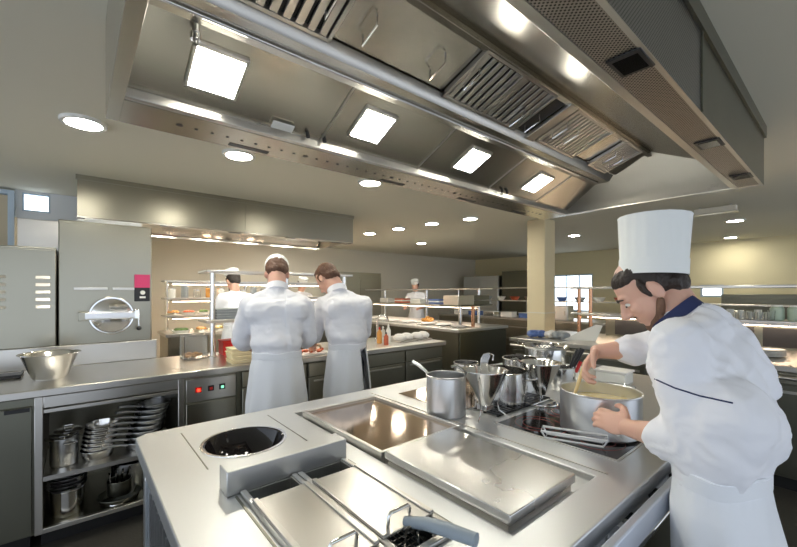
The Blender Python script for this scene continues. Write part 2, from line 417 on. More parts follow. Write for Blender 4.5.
# ------------------------------------------------------------------ wall hood over the left line
wh = thing('wall_extractor_hood', 'long stainless steel extractor hood over the steam ovens on the left', 'extractor hood', (1.37, 4.65, HB))
x0, x1, y0, y1 = 0.0, 2.75, 4.2, 5.15
hz = 2.10
for a, b in ((x0, .03), (.03, 1.38), (1.38, 1.42), (1.42, x1)):
    if b-a > .1: MB().box(a, b, y0, y0+.012, hz, CEILH-.04).obj('front_panel', STB, wh)
    else: MB().box(a, b, y0-.006, y0+.012, hz, CEILH-.04).obj('panel_joint', STB, wh)
MB().box(x0-.01, x1+.01, y0-.012, y0+.02, CEILH-.04, CEILH-.001).obj('ceiling_trim', STB, wh)
for xs in (x0, x1-.012): MB().box(xs, xs+.012, y0+.012, y1, hz, CEILH-.001).obj('end_panel', STB, wh)
MB().box(x0, x1, y0-.004, y0+.06, hz-.012, hz).box(x0, x1, y1-.05, y1, hz-.012, hz).box(x0, x0+.05, y0, y1, hz-.012, hz).box(x1-.05, x1, y0, y1, hz-.012, hz).obj('bottom_lip', STP, wh)
MB().prism([(y0+.06, hz+.005), (y0+.46, hz+.12), (y1-.05, hz+.005), (y1-.05, hz+.012), (y0+.46, hz+.13), (y0+.06, hz+.012)], x0+.012, x1-.012).obj('inner_panel', STP, wh)
for i in range(5):
    x = .28+i*.55
    l = MB().prism([(y0+.10, hz+.002), (y0+.24, hz+.045), (y0+.24, hz+.053), (y0+.10, hz+.012)], x-.12, x+.12).obj('lamp_diffuser', LAMP, wh)
for i in range(4):
    MB().box(.6+.62*i, .72+.62*i, y0+.004, y0+.05, hz-.014, hz-.012).obj('slot_plate', BLK, wh)

# ------------------------------------------------------------------ steam ovens on the left
def louvre(mb, x, zz, y, w=.06):
    mb.prism([(y, zz), (y-.012, zz-.004), (y-.002, zz+.016)], x-w/2, x+w/2)
yF = 3.72
ov = thing('steam_cabinet', 'stainless steel cabinet with two columns of louvres at the far left edge', 'oven', (-.66, 4.0, 0))
MB().box(-1.2, -.115, yF, 4.5, .10, 1.78).obj('body', STB, ov, bevel=.006)
MB().box(-1.2, -.115, yF+.05, 4.45, 0, .10).obj('plinth', BLK, ov)
MB().box(-1.18, -.118, yF-.014, yF-.001, 1.07, 1.76).obj('front_panel', STB, ov, bevel=.003)
for px in (-2, 43):
    q = at(px, 300, 1); 
    t = (px-CX)/F; Z_ = yF/(SA-CA*t); xx = Z_*(CA+SA*t)
    for k in range(5):
        mb = MB(); louvre(mb, xx, 1.35+.052*k, yF-.015, .075); mb.obj('louvre', ST, ov)
tp = thing('duct_casing', 'tall plain steel casing standing behind the louvred cabinet', 'casing', (-.22, 4.7, 0))
MB().box(-.40, -.02, 4.52, 4.95, 0, 2.085).obj('panel', ST, tp, bevel=.004)
MB().box(-.40, -.385, 4.50, 4.519, 0, 2.085).obj('edge_strip', WOOD, tp)
so = thing('pressure_steamer', 'pressure steamer with round wheel lid, cross bar handle and dark control panel', 'oven', (.2, 4.1, 0))
MB().box(-.105, .47, yF, 4.5, .10, 1.99).obj('body', STB, so, bevel=.006)
MB().box(-.105, .47, yF+.05, 4.45, 0, .10).obj('plinth', BLK, so)
MB().box(-.10, .465, yF-.014, yF-.001, 1.07, 1.97).obj('front_panel', STB, so, bevel=.003)
MB().box(-.02, .18, yF-.02, yF-.014, 1.475, 1.495).box(.21, .36, yF-.02, yF-.014, 1.475, 1.495).obj('grip_strip', ST, so, bevel=.003)
hx, hz_ = .205, 1.28
RX = Matrix.Rotation(math.radians(90), 3, 'X')
door = MB().lathe([(0, -.01), (.10, -.005), (.128, .0), (.135, .008), (.128, .02), (.11, .026), (.05, .042), (0, .046)], (hx, yF-.016, hz_), 40, RX).obj('round_lid', STP, so)
MB().lathe([(.130, .012), (.140, .012), (.145, .02), (.140, .03), (.130, .03), (.130, .012)], (hx, yF-.016, hz_), 40, RX).obj('lid_ring', CHR, so)
MB().box(hx-.165, hx+.15, yF-.085, yF-.063, hz_-.028, hz_+.030).obj('cross_bar', STS, so, bevel=.01, seg=3)
MB().box(hx-.20, hx-.145, yF-.083, yF-.014, hz_-.033, hz_+.033).obj('hinge_block', STB, so, bevel=.004)
MB().box(hx+.14, hx+.175, yF-.09, yF-.014, hz_-.03, hz_+.04).obj('latch', CHR, so, bevel=.004)
kb = MB().tube([(hx+.165, yF-.08, hz_+.02), (hx+.17, yF-.085, hz_-.09)], .005, 10).obj('latch_lever', CHR, so)
MB().ell((hx+.17, yF-.085, hz_-.105), (.018, .018, .018)).obj('knob', BLK, kb)
cx_ = .405
cp = MB().box(cx_-.055, cx_+.05, yF-.022, yF-.014, 1.385, 1.60).obj('control_panel', BLK, so, bevel=.004)
MB().box(cx_-.055, cx_+.05, yF-.025, yF-.0225, 1.495, 1.60).obj('magenta_label', PINK, cp)
MB().lathe([(0, .0), (.018, 0), (.016, .018), (0, .018)], (cx_, yF-.0225, 1.455), 20, RX).obj('control_knob', CERAM, cp)
MB().box(cx_-.02, cx_+.02, yF-.0245, yF-.0225, 1.41, 1.425).obj('scale_mark', CERAM, cp)

# ------------------------------------------------------------------ left counter
YC0, YC1 = 2.90, 3.68
wt = thing('steel_worktop', 'long stainless steel worktop along the left line in front of the ovens', 'worktop', (1.1, 3.3, T-.05))
MB().box(-1.2, 3.12, YC0, YC1, T-.045, T).obj('top', ST, wt, bevel=.006)
o = tag(MB().box(-1.2, .50, YC1, YC1+.016, T, T+.15).obj('steel_splashback', ST, bevel=.003), 'low steel splashback behind the left worktop below the ovens', 'splashback'); base(o, (-.35, YC1+.008, T))
def cab(name, label, x0, x1, group='cabinet units under the left worktop'):
    r = thing(name, label, 'cabinet', ((x0+x1)/2, 3.3, 0), group)
    MB().box(x0+.02, x1-.02, YC0+.12, YC1-.05, 0, .098).obj('plinth', BLK, r)
    return r
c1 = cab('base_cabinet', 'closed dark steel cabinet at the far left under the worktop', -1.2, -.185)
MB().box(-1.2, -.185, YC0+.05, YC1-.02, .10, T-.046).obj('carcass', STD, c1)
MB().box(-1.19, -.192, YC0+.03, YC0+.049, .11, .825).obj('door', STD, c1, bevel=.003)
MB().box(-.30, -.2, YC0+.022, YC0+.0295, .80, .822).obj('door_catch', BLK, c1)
c2 = cab('open_pan_cabinet', 'open steel cabinet stacked with pots and pans left of the island', -.18, .555)
cm = MB().box(-.18, -.15, YC0+.04, YC1-.02, .10, T-.046).box(.525, .555, YC0+.04, YC1-.02, .10, T-.046).box(-.15, .525, YC1-.04, YC1-.02, .10, T-.046).box(-.15, .525, YC0+.06, YC1-.04, .10, .112)
cm.obj('carcass', STB, c2)
for xs in (-.183, .522): MB().box(xs, xs+.036, YC0+.03, YC0+.0395, .10, T-.046).obj('front_stile', ST, c2, bevel=.003)
MB().box(-.146, .521, YC0+.028, YC0+.058, .805, T-.048).obj('drawer_front', ST, c2, bevel=.004)
MB().box(-.146, .521, YC0+.034, YC0+.06, .775, .798).obj('top_rail', ST, c2, bevel=.003)
MB().box(-.149, .524, YC0+.045, YC1-.045, .405, .415).box(-.149, .524, YC0+.035, YC0+.045, .392, .418).obj('middle_shelf', ST, c2)
MB().box(-.149, .524, YC0+.03, YC0+.059, .10, .128).obj('bottom_rail', ST, c2, bevel=.003)
c3 = cab('warming_unit', 'steel base unit with red lit switches left of the first chef', .56, .93)
MB().box(.56, .93, YC0+.05, YC1-.02, .10, T-.046).obj('carcass', STB, c3)
pn = MB().box(.57, .895, YC0+.03, YC0+.049, .70, .855).obj('control_panel', ST, c3, bevel=.003)
MB().box(.57, .895, YC0+.03, YC0+.049, .11, .69).obj('door', STB, c3, bevel=.003)
MB().box(.90, .928, YC0+.03, YC0+.049, .11, .87).obj('side_stile', STD, c3)
for i, (x, m_) in enumerate(((.645, REDL), (.725, RED), (.80, GRNL))):
    MB().box(x-.020, x+.020, YC0+.022, YC0+.0295, .762, .80).obj('switch_plate', BLK if i else RED, pn, bevel=.002)
    MB().box(x-.010, x+.010, YC0+.018, YC0+.022, .770, .79).obj('indicator_lamp', m_, pn, bevel=.002)
def dcab(x0, x1, lab):
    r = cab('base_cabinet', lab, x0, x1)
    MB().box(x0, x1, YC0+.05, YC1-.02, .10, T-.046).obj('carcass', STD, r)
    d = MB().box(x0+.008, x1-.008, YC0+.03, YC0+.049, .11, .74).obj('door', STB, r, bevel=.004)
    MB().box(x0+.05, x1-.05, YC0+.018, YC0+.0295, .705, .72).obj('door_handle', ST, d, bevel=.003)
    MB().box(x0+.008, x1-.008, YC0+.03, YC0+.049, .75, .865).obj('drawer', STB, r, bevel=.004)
    return r
dcab(.935, 1.47, 'steel base cabinet directly in front of the first chef')
dcab(1.475, 2.01, 'steel base cabinet between and behind the two chefs')
dcab(2.015, 2.55, 'steel base cabinet just right of the second chef')
dcab(2.555, 3.10, 'steel base cabinet at the right end of the left worktop')

# ------------------------------------------------------------------ pots, pans and small wares
def wall_prof(prof, t):
    """outer profile list (r,z) -> closed shell with thickness t"""
    inner = [(max(r-t, 0), z_+(t if r < 1e-6 or i == 0 else 0)) for i, (r, z_) in enumerate(prof)]
    inner[0] = (0, prof[0][1]+t)
    if len(inner) > 1: inner[1] = (max(prof[1][0]-t, .001), prof[1][1]+t)
    return prof+[(prof[-1][0]-t, prof[-1][1])]+inner[::-1][1:]
def vessel(name, label, cat, c, prof, mat=STS, t=.003, group=None, seg=40, rim=True):
    r = thing(name, label, cat, c, group)
    MB().lathe(wall_prof(prof, t), c, seg).obj('body', mat, r)
    if rim:
        R, zt = prof[-1]
        MB().tube([(c[0]+R*math.cos(a), c[1]+R*math.sin(a), c[2]+zt) for a in [2*math.pi*i/seg for i in range(seg)]], t*.9, 8, True).obj('rim', mat, r)
    return r
def loop_handle(c, R, ang, zz, parent, w=.045, out=.035, rad=.005, drop=0):
    d = Vector((math.cos(ang), math.sin(ang), 0)); s_ = Vector((-d.y, d.x, 0)); C_ = Vector(c)+Vector((0, 0, zz))
    p = [C_+d*(R-.001)+s_*w, C_+d*(R+out*.7)+s_*w+Vector((0, 0, drop*.6)), C_+d*(R+out)+s_*w*.6+Vector((0, 0, drop)), C_+d*(R+out)-s_*w*.6+Vector((0, 0, drop)), C_+d*(R+out*.7)-s_*w+Vector((0, 0, drop*.6)), C_+d*(R-.001)-s_*w]
    return MB().tube(p, rad, 8).obj('handle', CHR, parent)
def stick_handle(c, R, ang, zz, parent, L=.16, rise=.04, mat=STS, w=.010):
    d = Vector((math.cos(ang), math.sin(ang), 0)); C_ = Vector(c)+Vector((0, 0, zz))
    return MB().tube([C_+d*(R-.002), C_+d*(R+L*.25)+Vector((0, 0, rise*.4)), C_+d*(R+L*.6)+Vector((0, 0, rise*.75)), C_+d*(R+L)+Vector((0, 0, rise))], [w*.7, w*.75, w, w*.9], 10).obj('handle', mat, parent)
# bowl on the left worktop
bc = Vector((-.13, 3.24, T))
bw = vessel('steel_bowl', 'flared steel mixing bowl standing on the left worktop', 'bowl', bc, [(0, 0), (.075, 0), (.085, .01), (.137, .15), (.15, .158)], STP, .003)
# dark tray bottom left
q = on(-8, 380, T)
o = thing('dark_tray', 'low dark tray on the worktop at the left picture edge', 'tray', q)
MB().box(q.x-.2, q.x+.13, q.y-.04, q.y+.14, T, T+.014).obj('base', BLK, o, bevel=.004)
MB().box(q.x-.2, q.x+.13, q.y-.04, q.y-.03, T+.014, T+.022).box(q.x+.12, q.x+.13, q.y-.03, q.y+.14, T+.014, T+.022).obj('lip', BLK, o)
# pans inside the open cabinet
def pan(label, c, R, hgt, ang, kind='saute_pan', tilt=0, grp=None, mat=STP, L=.16):
    r = vessel(kind, label, 'pan', c, [(0, 0), (R*.78, 0), (R*.86, .006), (R, hgt)], mat, .0025, grp, 28)
    if L: stick_handle(c, R, ang, hgt*.8, r, L)
    return r
zs, zl = .416, .113
def px_at_y(px, y):
    t = (px-CX)/F; Z_ = y/(SA-CA*t); return Z_*(CA+SA*t)
# upper shelf: pot with ladles, stack of bowls, stack of pans
x = -.06; y = 3.10
p1 = vessel('stock_pot', 'small steel pot holding lids at the left of the upper cabinet shelf', 'pot', (x, y, zs), [(0, 0), (.065, 0), (.068, .006), (.068, .17)], STS, .0025, None, 28)
loop_handle((x, y, zs), .068, -1.2, .14, p1, .03, .03)
for i in range(3):
    cc = (x-.02+.02*i, y-.03+.02*i, zs+.172+.012*i)
    l = thing('pot_lid', ('lowest', 'middle', 'topmost')[i]+' round steel lid piled on the small pot on the upper cabinet shelf', 'lid', cc, 'lids on the small pot in the cabinet')
    MB().lathe([(0, .006), (.05, .004), (.07, 0), (.07, .003), (.05, .008), (0, .011)], cc, 24).obj('disc', STP, l)
    if i == 2: MB().tube([(cc[0]-.02, cc[1], cc[2]+.005), (cc[0]-.02, cc[1], cc[2]+.03), (cc[0]+.02, cc[1], cc[2]+.03), (cc[0]+.02, cc[1], cc[2]+.005)], .004, 8).obj('handle', CHR, l)
ords = ['lowest', 'second', 'third', 'fourth', 'fifth', 'sixth', 'topmost']
for i in range(7):
    pan(ords[i]+(' of the' if i in (0, 6) else ' from the bottom of the')+' nested round pans on the upper cabinet shelf', (.10+.004*i, 3.09, zs+.026*i), .088, .055, 0, 'nested_pan', 0, 'nested round pans in the cabinet', STP, 0)
ords2 = ['lowest', 'second', 'third', 'fourth', 'fifth', 'sixth', 'seventh', 'topmost']
pp = None
for i in range(8):
    c = (.33+.012*i, 3.13, zs+.034*i)
    lab = ords2[i]+(' of the' if i in (0, 7) else ' from the bottom of the')+' long handled frying pans on the upper cabinet shelf'
    if pp is None:
        pp = pan(lab, c, .095, .042, math.radians(-150), 'frying_pan', 0, 'frying pans in the cabinet', STS, .15); index()
    else: dup(pp, loc=c, label=lab)
for i in range(5):
    c = (.445+.005*i, 3.42, zs+.045*i)
    pan(ords2[i]+' of five steel saucepans at the right back of the upper cabinet shelf' if i not in (0,) else 'lowest of five steel saucepans at the right back of the upper cabinet shelf', c, .072, .05, math.radians(-120), 'small_saucepan', 0, 'saucepans at the back of the cabinet', STS, .1)
# lower shelf
x, y = -.045, 3.10
p2 = vessel('stock_pot', 'steel pot under flat trays on the lower cabinet shelf', 'pot', (x, y, zl), [(0, 0), (.075, 0), (.08, .006), (.08, .15)], STP, .0025, None, 28)
for i in range(5):
    cc = (x, y-.005*i, zl+.154+.022*i)
    l = thing('shallow_pan', ords[i]+' shallow pan of the pile on the lower left pot', 'pan', cc, 'shallow pans on the lower cabinet pot')
    MB().lathe(wall_prof([(0, 0), (.08, 0), (.095, .016)], .002), cc, 28).obj('body', STS, l)
    if i in (1, 3): stick_handle(cc, .093, math.radians(-60), .01, l, .02, .0)
cc = (.28, 3.22, zl)
p3 = vessel('stock_pot', 'large dark steel pot at the back of the lower cabinet shelf', 'pot', cc, [(0, 0), (.10, 0), (.105, .008), (.105, .19)], STS, .003)
cc = (.21, 3.06, zl)
p4 = pan('wide low pan in front on the lower cabinet shelf', cc, .115, .045, 0, 'low_pan', 0, None, STD, 0)
loop_handle(cc, .11, math.radians(-100), .035, p4, .03, .03)
cc = (.21, 3.06, zl+.047)
p5 = vessel('small_pot', 'small dark pot standing in the wide low pan on the lower shelf', 'pot', cc, [(0, 0), (.062, 0), (.065, .006), (.065, .09)], STD, .003, None, 28)
for i in range(4):
    q = Vector((cc[0]-.035+.022*i, cc[1]-.02+.01*i, cc[2]+.02))
    l = tag(MB().tube([q, q+Vector((.01*i-.015, -.01, .10)), q+Vector((.014*i-.02, -.02, .135)), q+Vector((.014*i-.02, -.045, .13))], .006, 8).obj('ladle', CHR), 'one of four steel hook handled ladles standing in the small dark pot', 'ladle', 'ladles in the small dark pot')
    base(l, q)

# items on the left worktop
q = Vector((.735, 3.50, T))
o = thing('clear_food_box', 'clear plastic food box with some orange food on the left worktop', 'container', q)
w = .085; hb = .185
MB().box(q.x-w, q.x+w, q.y-w, q.y+w, T, T+.004).box(q.x-w, q.x-w+.004, q.y-w, q.y+w, T+.004, T+hb).box(q.x+w-.004, q.x+w, q.y-w, q.y+w, T+.004, T+hb).box(q.x-w+.004, q.x+w-.004, q.y-w, q.y-w+.004, T+.004, T+hb).box(q.x-w+.004, q.x+w-.004, q.y+w-.004, q.y+w, T+.004, T+hb).obj('tub', PLAST, o)
f = MB()
for i in range(14): f.ell((q.x+random.uniform(-.06, .06), q.y+random.uniform(-.06, .06), T+.018+random.uniform(0, .02)), (.022, .018, .012), 8)
f = f.obj('food', FOODO, o); f['kind'] = 'stuff'
q = Vector((1.06, 3.52, T))
o = thing('red_crate', 'bright red plastic box behind the cream cartons on the left worktop', 'box', q)
MB().box(q.x-.11, q.x+.16, q.y-.07, q.y+.07, T, T+.12).obj('body', RED, o, bevel=.008)
MB().box(q.x-.115, q.x+.165, q.y-.075, q.y+.075, T+.108, T+.125).obj('rim', RED, o, bevel=.004)
q = Vector((.985, 3.06, T))
for i in range(4):
    c = (q.x+.006*(i % 2), q.y+.004*i, T+.003+.028*i)
    o = thing('cream_carton', ('lowest', 'second from bottom', 'third from bottom', 'topmost')[i]+' of the flat cream cartons left of the first chef', 'carton', c, 'flat cream cartons beside the first chef')
    MB().box(c[0]-.10, c[0]+.09, c[1]-.08, c[1]+.08, c[2]-.003, c[2]+.022).obj('body', CREAM, o, bevel=.004)
    MB().box(c[0]-.105, c[0]+.095, c[1]-.085, c[1]+.085, c[2]+.016, c[2]+.0245).obj('lid', CREAM, o, bevel=.002)
# gantry on left worktop
g = thing('shelf_gantry', 'steel overshelf on round posts along the back of the left worktop', 'shelf', (1.9, 3.5, T))
for x in (.86, 1.5, 2.13):
    MB().tube([(x, 3.42, T), (x, 3.42, 1.62)], .021, 14).obj('post', STP, g)
    MB().lathe([(0, 0), (.036, 0), (.036, .01), (.025, .014), (0, .014)], (x, 3.42, T), 20).obj('post_foot', STP, g)
MB().box(.80, 2.20, 3.36, 3.66, 1.205, 1.23).obj('shelf', ST, g, bevel=.004)
MB().box(.80, 2.20, 3.36, 3.66, 1.62, 1.64).obj('top_shelf', ST, g, bevel=.004)
for i in range(4):
    c = Vector((1.01, 3.50, 1.2305+.022*i))
    o = tag(MB().box(c.x-.12, c.x+.13, c.y-.09, c.y+.09, c.z, c.z+.019).box(c.x-.125, c.x+.135, c.y-.095, c.y+.095, c.z+.014, c.z+.0205).obj('grey_tray', GREYP, bevel=.003), ('lowest', 'second from bottom', 'third from bottom', 'topmost')[i]+' grey tray of the stack on the overshelf left of the first chef', 'tray', 'grey trays on the overshelf')
    base(o, c)
# right end of the left worktop: tap, bottles, wrapped bundles
q = on(383, 347, T); q.y = 3.25
tpx = Vector((2.50, 3.34, T))
o = thing('kitchen_tap', 'curved chrome swan neck tap right of the second chef', 'tap', tpx)
MB().tube([tpx, tpx+Vector((0, 0, .10)), tpx+Vector((0, 0, .24)), tpx+Vector((.01, -.03, .28)), tpx+Vector((.03, -.07, .29)), tpx+Vector((.05, -.11, .27)), tpx+Vector((.055, -.12, .22))], .012, 12).obj('spout', CHR, o)
MB().lathe([(0, 0), (.03, 0), (.03, .03), (.016, .04), (0, .04)], tpx, 20).obj('tap_base', CHR, o)
def bottle(c, R, hh, mat, capm, lab, grp='bottles right of the second chef'):
    o = thing('sauce_bottle', lab, 'bottle', c, grp)
    MB().lathe([(0, 0), (R, 0), (R, hh*.65), (R*.45, hh*.8), (R*.4, hh*.86), (0, hh*.86)], c, 20).obj('body', mat, o)
    MB().lathe([(0, hh*.86), (R*.45, hh*.86), (R*.2, hh), (0, hh)], c, 16).obj('cap', capm, o)
bottle(Vector((2.44, 3.22, T)), .028, .17, FOODO, RED, 'orange sauce bottle with red cap beside the chrome tap')
bottle(Vector((2.56, 3.22, T)), .026, .20, CERAM, CERAM, 'tall white squeeze bottle beside the chrome tap')
bottle(Vector((2.42, 3.08, T)), .024, .13, FOODR, BLK, 'short dark red bottle in front of the tap')
bottle(Vector((2.61, 3.38, T)), .030, .16, PLAST, CERAM, 'clear bottle right of the chrome tap')
for i, (px, w) in enumerate(((402, .10), (414, .13), (430, .12), (441, .10))):
    xx = 2.68+.125*i; c = Vector((xx, 3.17+.03*(i % 2), T))
    o = thing('wrapped_tray', ('leftmost', 'second from left', 'third from left', 'rightmost')[i]+' of the film wrapped white trays on the end of the left worktop', 'tray', c, 'wrapped trays on the left worktop end')
    MB().box(xx-.062, xx+.062, c.y-.09, c.y+.09, T, T+.012).obj('tray_base', ST, o, bevel=.003)
    MB().ell((xx, c.y, T+.048), (.058, .088, .042), 14).obj('wrapped_bundle', CLOTHW, o)

# ------------------------------------------------------------------ cooking island
IA0, IA1, IB0, IB1 = .165, 2.83, .385, 1.74
def cutbox(x0, x1, y0, y1, z0, z1): return MB().box(x0, x1, y0, y1, z0, z1)
def boolean(o, cutters):
    tmp = []
    for c in cutters:
        k = c.obj('cutter', None, smooth=False); tmp.append(k)
        b = o.modifiers.new('cut', 'BOOLEAN'); b.operation = 'DIFFERENCE'; b.object = k; b.solver = 'EXACT'
    bake(o)
    for k in tmp: bpy.data.objects.remove(k)
    return o
wt2 = thing('island_worktop', 'large one piece stainless steel worktop of the central cooking island', 'worktop', (1.5, 1.06, T-.05))
sl = MB()
sl.poly([(IA0, IB0, T-.05), (IA1, IB0, T-.05), (IA1, IB1, T-.05), (IA0+.035, IB1, T-.05), (IA0, IB1-.03, T-.05)], (0, 0, .05))
slab = sl.obj('slab', STT, wt2, smooth=False)
WC = (.467, 1.425)
def gx(v): return v-1.5
def gy(v): return v-1.06
def gz(v): return v-(T-.05)
slab.location = (0, 0, 0)
# cutters are made in the slab's own frame, so shift the slab temporarily
slab.parent = None; slab.location = (1.5, 1.06, T-.05)
boolean(slab, [cutbox(.345, .478, .585, 1.055, .8, 1), cutbox(.508, .643, .585, 1.055, .8, 1),
               cutbox(.745, 1.165, .49, 1.61, T-.022, 1),
               MB().lathe([(0, .8), (.138, .8), (.138, 1), (0, 1)], (*WC, 0), 48)])
slab.parent = wt2; slab.location = (0, 0, 0)
bv = slab.modifiers.new('Bevel', 'BEVEL'); bv.width = .004; bv.segments = 2; bv.limit_method = 'ANGLE'; bv.angle_limit = math.radians(40)
# chef-side upstand edge and grooves
def groove(mb, x0, y0, x1, y1, w=.0035, z0=T+.0002, z1=T+.0012):
    if x0 == x1: mb.box(x0-w/2, x0+w/2, y0, y1, z0, z1)
    else: mb.box(x0, x1, y0-w/2, y0+w/2, z0, z1)
for gx_, ga, gb in ((.305, 1.265, 1.655), (.64, 1.265, 1.655)):
    m = MB(); groove(m, gx_, ga, gx_, gb); m.obj('joint_line', STD, wt2)
m = MB(); m.box(1.20, 1.207, .47, 1.66, T, T+.003); m.obj('raised_bead', ST, wt2)
for gx_ in (.318, .664): MB().box(gx_, gx_+.006, .545, 1.05, T, T+.002).obj('fryer_seam', STD, wt2)
# wok basin
wk = thing('wok_basin', 'round black shiny bowl sunk in the island worktop', 'wok hob', (*WC, T-.12))
MB().lathe([(0, -.105), (.05, -.098), (.09, -.072), (.118, -.038), (.131, 0), (.137, .0025), (.1375, 0), (.122, -.04), (.094, -.077), (.052, -.103), (0, -.11)], (*WC, T), 56).obj('bowl', BGLASS, wk)
MB().lathe([(.1365, .0003), (.1365, .003), (.146, .003), (.147, .0003)], (*WC, T), 56).obj('steel_ring', STP, wk)
# long steel box behind the fryers
bx = thing('fryer_control_box', 'long raised steel box along the back of the two fryer basins', 'box', (.49, 1.085, T))
MB().box(.300, .668, 1.057, 1.125, T+.0005, T+.066).obj('casing', STT, bx, bevel=.003)
# fryer basins
for i, (xa, xb) in enumerate(((.345, .478), (.508, .643))):
    nm = ('left', 'right')[i]
    fb = thing('fryer_basin', nm+' steel fryer basin in the island in front of the raised box', 'fryer', ((xa+xb)/2, .76, T-.2), 'fryer basins in the island')
    t_ = .003; y0_, y1_ = .588, 1.052; xa2, xb2 = xa+.002, xb-.002
    MB().box(xa2, xb2, y0_, y1_, T-.16, T-.157).box(xa2, xa2+t_, y0_, y1_, T-.157, T+.006).box(xb2-t_, xb2, y0_, y1_, T-.157, T+.006).box(xa2+t_, xb2-t_, y0_, y0_+t_, T-.157, T+.006).box(xa2+t_, xb2-t_, y1_-t_, y1_, T-.157, T+.002).obj('tank', ST, fb)
    MB().box(xa-.014, xa+.002, y0_-.02, 1.05, T+.001, T+.012).box(xb-.002, xb+.013, y0_-.02, 1.05, T+.001, T+.012).box(xa+.002, xb-.002, y0_-.02, y0_-.002, T+.001, T+.012).obj('raised_rim', ST, fb, bevel=.003)
    MB().box(xa2+t_+.0005, xb2-t_-.0005, y0_+t_+.0005, y1_-t_-.0005, T-.07, T-.06).obj('oil', plain('frying_oil%d' % i, (.10, .12, .14), .05), fb)
    yl = (.640, .645)[i]
    fl = thing('fryer_cover', ('flat brushed steel lid with wire handle on the left fryer basin', 'flat brushed steel lid with wire handle on the right fryer basin')[i], 'cover', ((xa+xb)/2, .81, T+.012), 'fryer covers')
    MB().box(xa-.010, xb+.008, yl, .968, T+.0125, T+.0165).obj('plate', ST, fl, bevel=.001)
    MB().box(xa-.010, xa+.004, yl, .968, T+.0166, T+.022).box(xb-.006, xb+.008, yl, .968, T+.0166, T+.022).obj('folded_edge', ST, fl, bevel=.002)
    hx0, hx1 = ((.375, .44), (.527, .590))[i]
    MB().tube([(hx0, yl+.02, T+.016), (hx0, yl+.018, T+.042), (hx0+.006, yl+.018, T+.049), (hx1-.006, yl+.018, T+.049), (hx1, yl+.018, T+.042), (hx1, yl+.02, T+.016)], .0042, 10).obj('handle', CHR, fl)
bk = thing('fryer_basket', 'fryer basket with thick blue grey handle resting over the right basin', 'basket', (.575, .60, T))
MB().tube([(.570, .655, T+.020), (.585, .60, T+.034), (.60, .55, T+.038), (.616, .49, T+.040)], [.011, .014, .015, .014], 16).obj('grip', plain('blue_grey_grip', (.30, .36, .42), .35), bk)
MB().tube([(.566, .665, T+.006), (.570, .652, T+.020)], .006, 8).tube([(.552, .64, T-.03), (.556, .635, T+.018), (.575, .63, T+.024), (.590, .635, T+.018), (.594, .64, T-.03)], .004, 8).obj('hook', CHR, bk)
mb = MB()
for i in range(8): mb.tube([(.525+.0135*i, .61, T-.03), (.525+.0135*i, .75, T-.03)], .0013, 6)
for i in range(9): mb.tube([(.525, .61+.0175*i, T-.031), (.62, .61+.0175*i, T-.031)], .0013, 6)
mb.tube([(.523, .608, T-.015), (.622, .608, T-.015), (.622, .752, T-.015), (.523, .752, T-.015)], .0025, 6, True)
mb.obj('wire_mesh', CHR, bk)
# griddle with raised frame
gr = thing('griddle_plate', 'mirror polished brownish griddle in a raised steel frame on the island', 'griddle', (.95, 1.27, T-.02))
xa, xb, ya, yb = .768, 1.135, 1.0, 1.535
MB().box(xa+.001, xb-.001, ya+.001, yb-.001, T-.021, T+.008).obj('hot_plate', BRGLASS, gr)
MB().box(xa-.014, xa, ya-.014, yb+.014, T-.021, T+.02).box(xb, xb+.014, ya-.014, yb+.014, T-.021, T+.02).box(xa, xb, ya-.014, ya, T-.021, T+.02).box(xa, xb, yb, yb+.014, T-.021, T+.02).obj('raised_frame', ST, gr, bevel=.002)
pl = thing('steel_slab', 'thick scratched steel plate lying on the island nearer than the griddle', 'plate', (.91, .73, T-.02))
MB().box(.757, 1.075, .505, .972, T+.004, T+.03).obj('slab', STX, pl, bevel=.003)
MB().box(.765, 1.067, .515, .965, T-.021, T+.004).obj('base', ST, pl)
# brown hob, induction hob, wire grate
o = thing('solid_top_hob', 'square brown glossy hob plate at the back of the island behind the saucepan', 'hob', (1.5, 1.34, T))
MB().box(1.305, 1.70, 1.15, 1.555, T+.0005, T+.004).obj('plate', BRGLASS, o, bevel=.001)
ih = thing('induction_hob', 'black glass induction hob with red ring marks under the big casserole', 'hob', (1.57, .72, T))
MB().box(1.325, 1.79, .49, .945, T+.0005, T+.0035).obj('glass', BGLASS, ih, bevel=.001)
mb = MB()
for cx2, cy2 in ((1.44, .60), (1.44, .83), (1.67, .60), (1.67, .83)):
    for R in (.06, .09):
        mb.tube([(cx2+R*math.cos(a), cy2+R*math.sin(a), T+.0037) for a in [2*math.pi*i/32 for i in range(32)]], .0009, 4, True)
mb.box(1.34, 1.775, .712, .715, T+.0036, T+.0042)
mb.obj('red_marking', RMARK, ih)
MB().box(1.315, 1.80, .945, .953, T, T+.003).box(1.315, 1.80, .482, .49, T, T+.003).box(1.315, 1.325, .49, .945, T, T+.003).obj('steel_trim', ST, ih)
gt_ = thing('wire_grate', 'black grate under the steel stock pot on the island', 'grate', (1.6, 1.05, T))
mb = MB()
for i in range(17): mb.box(1.40+.026*i, 1.410+.026*i, .99, 1.135, T+.004, T+.010)
for y in (.99, 1.06, 1.127): mb.box(1.39, 1.83, y, y+.008, T+.0005, T+.006)
mb.obj('bars', BLK, gt_)
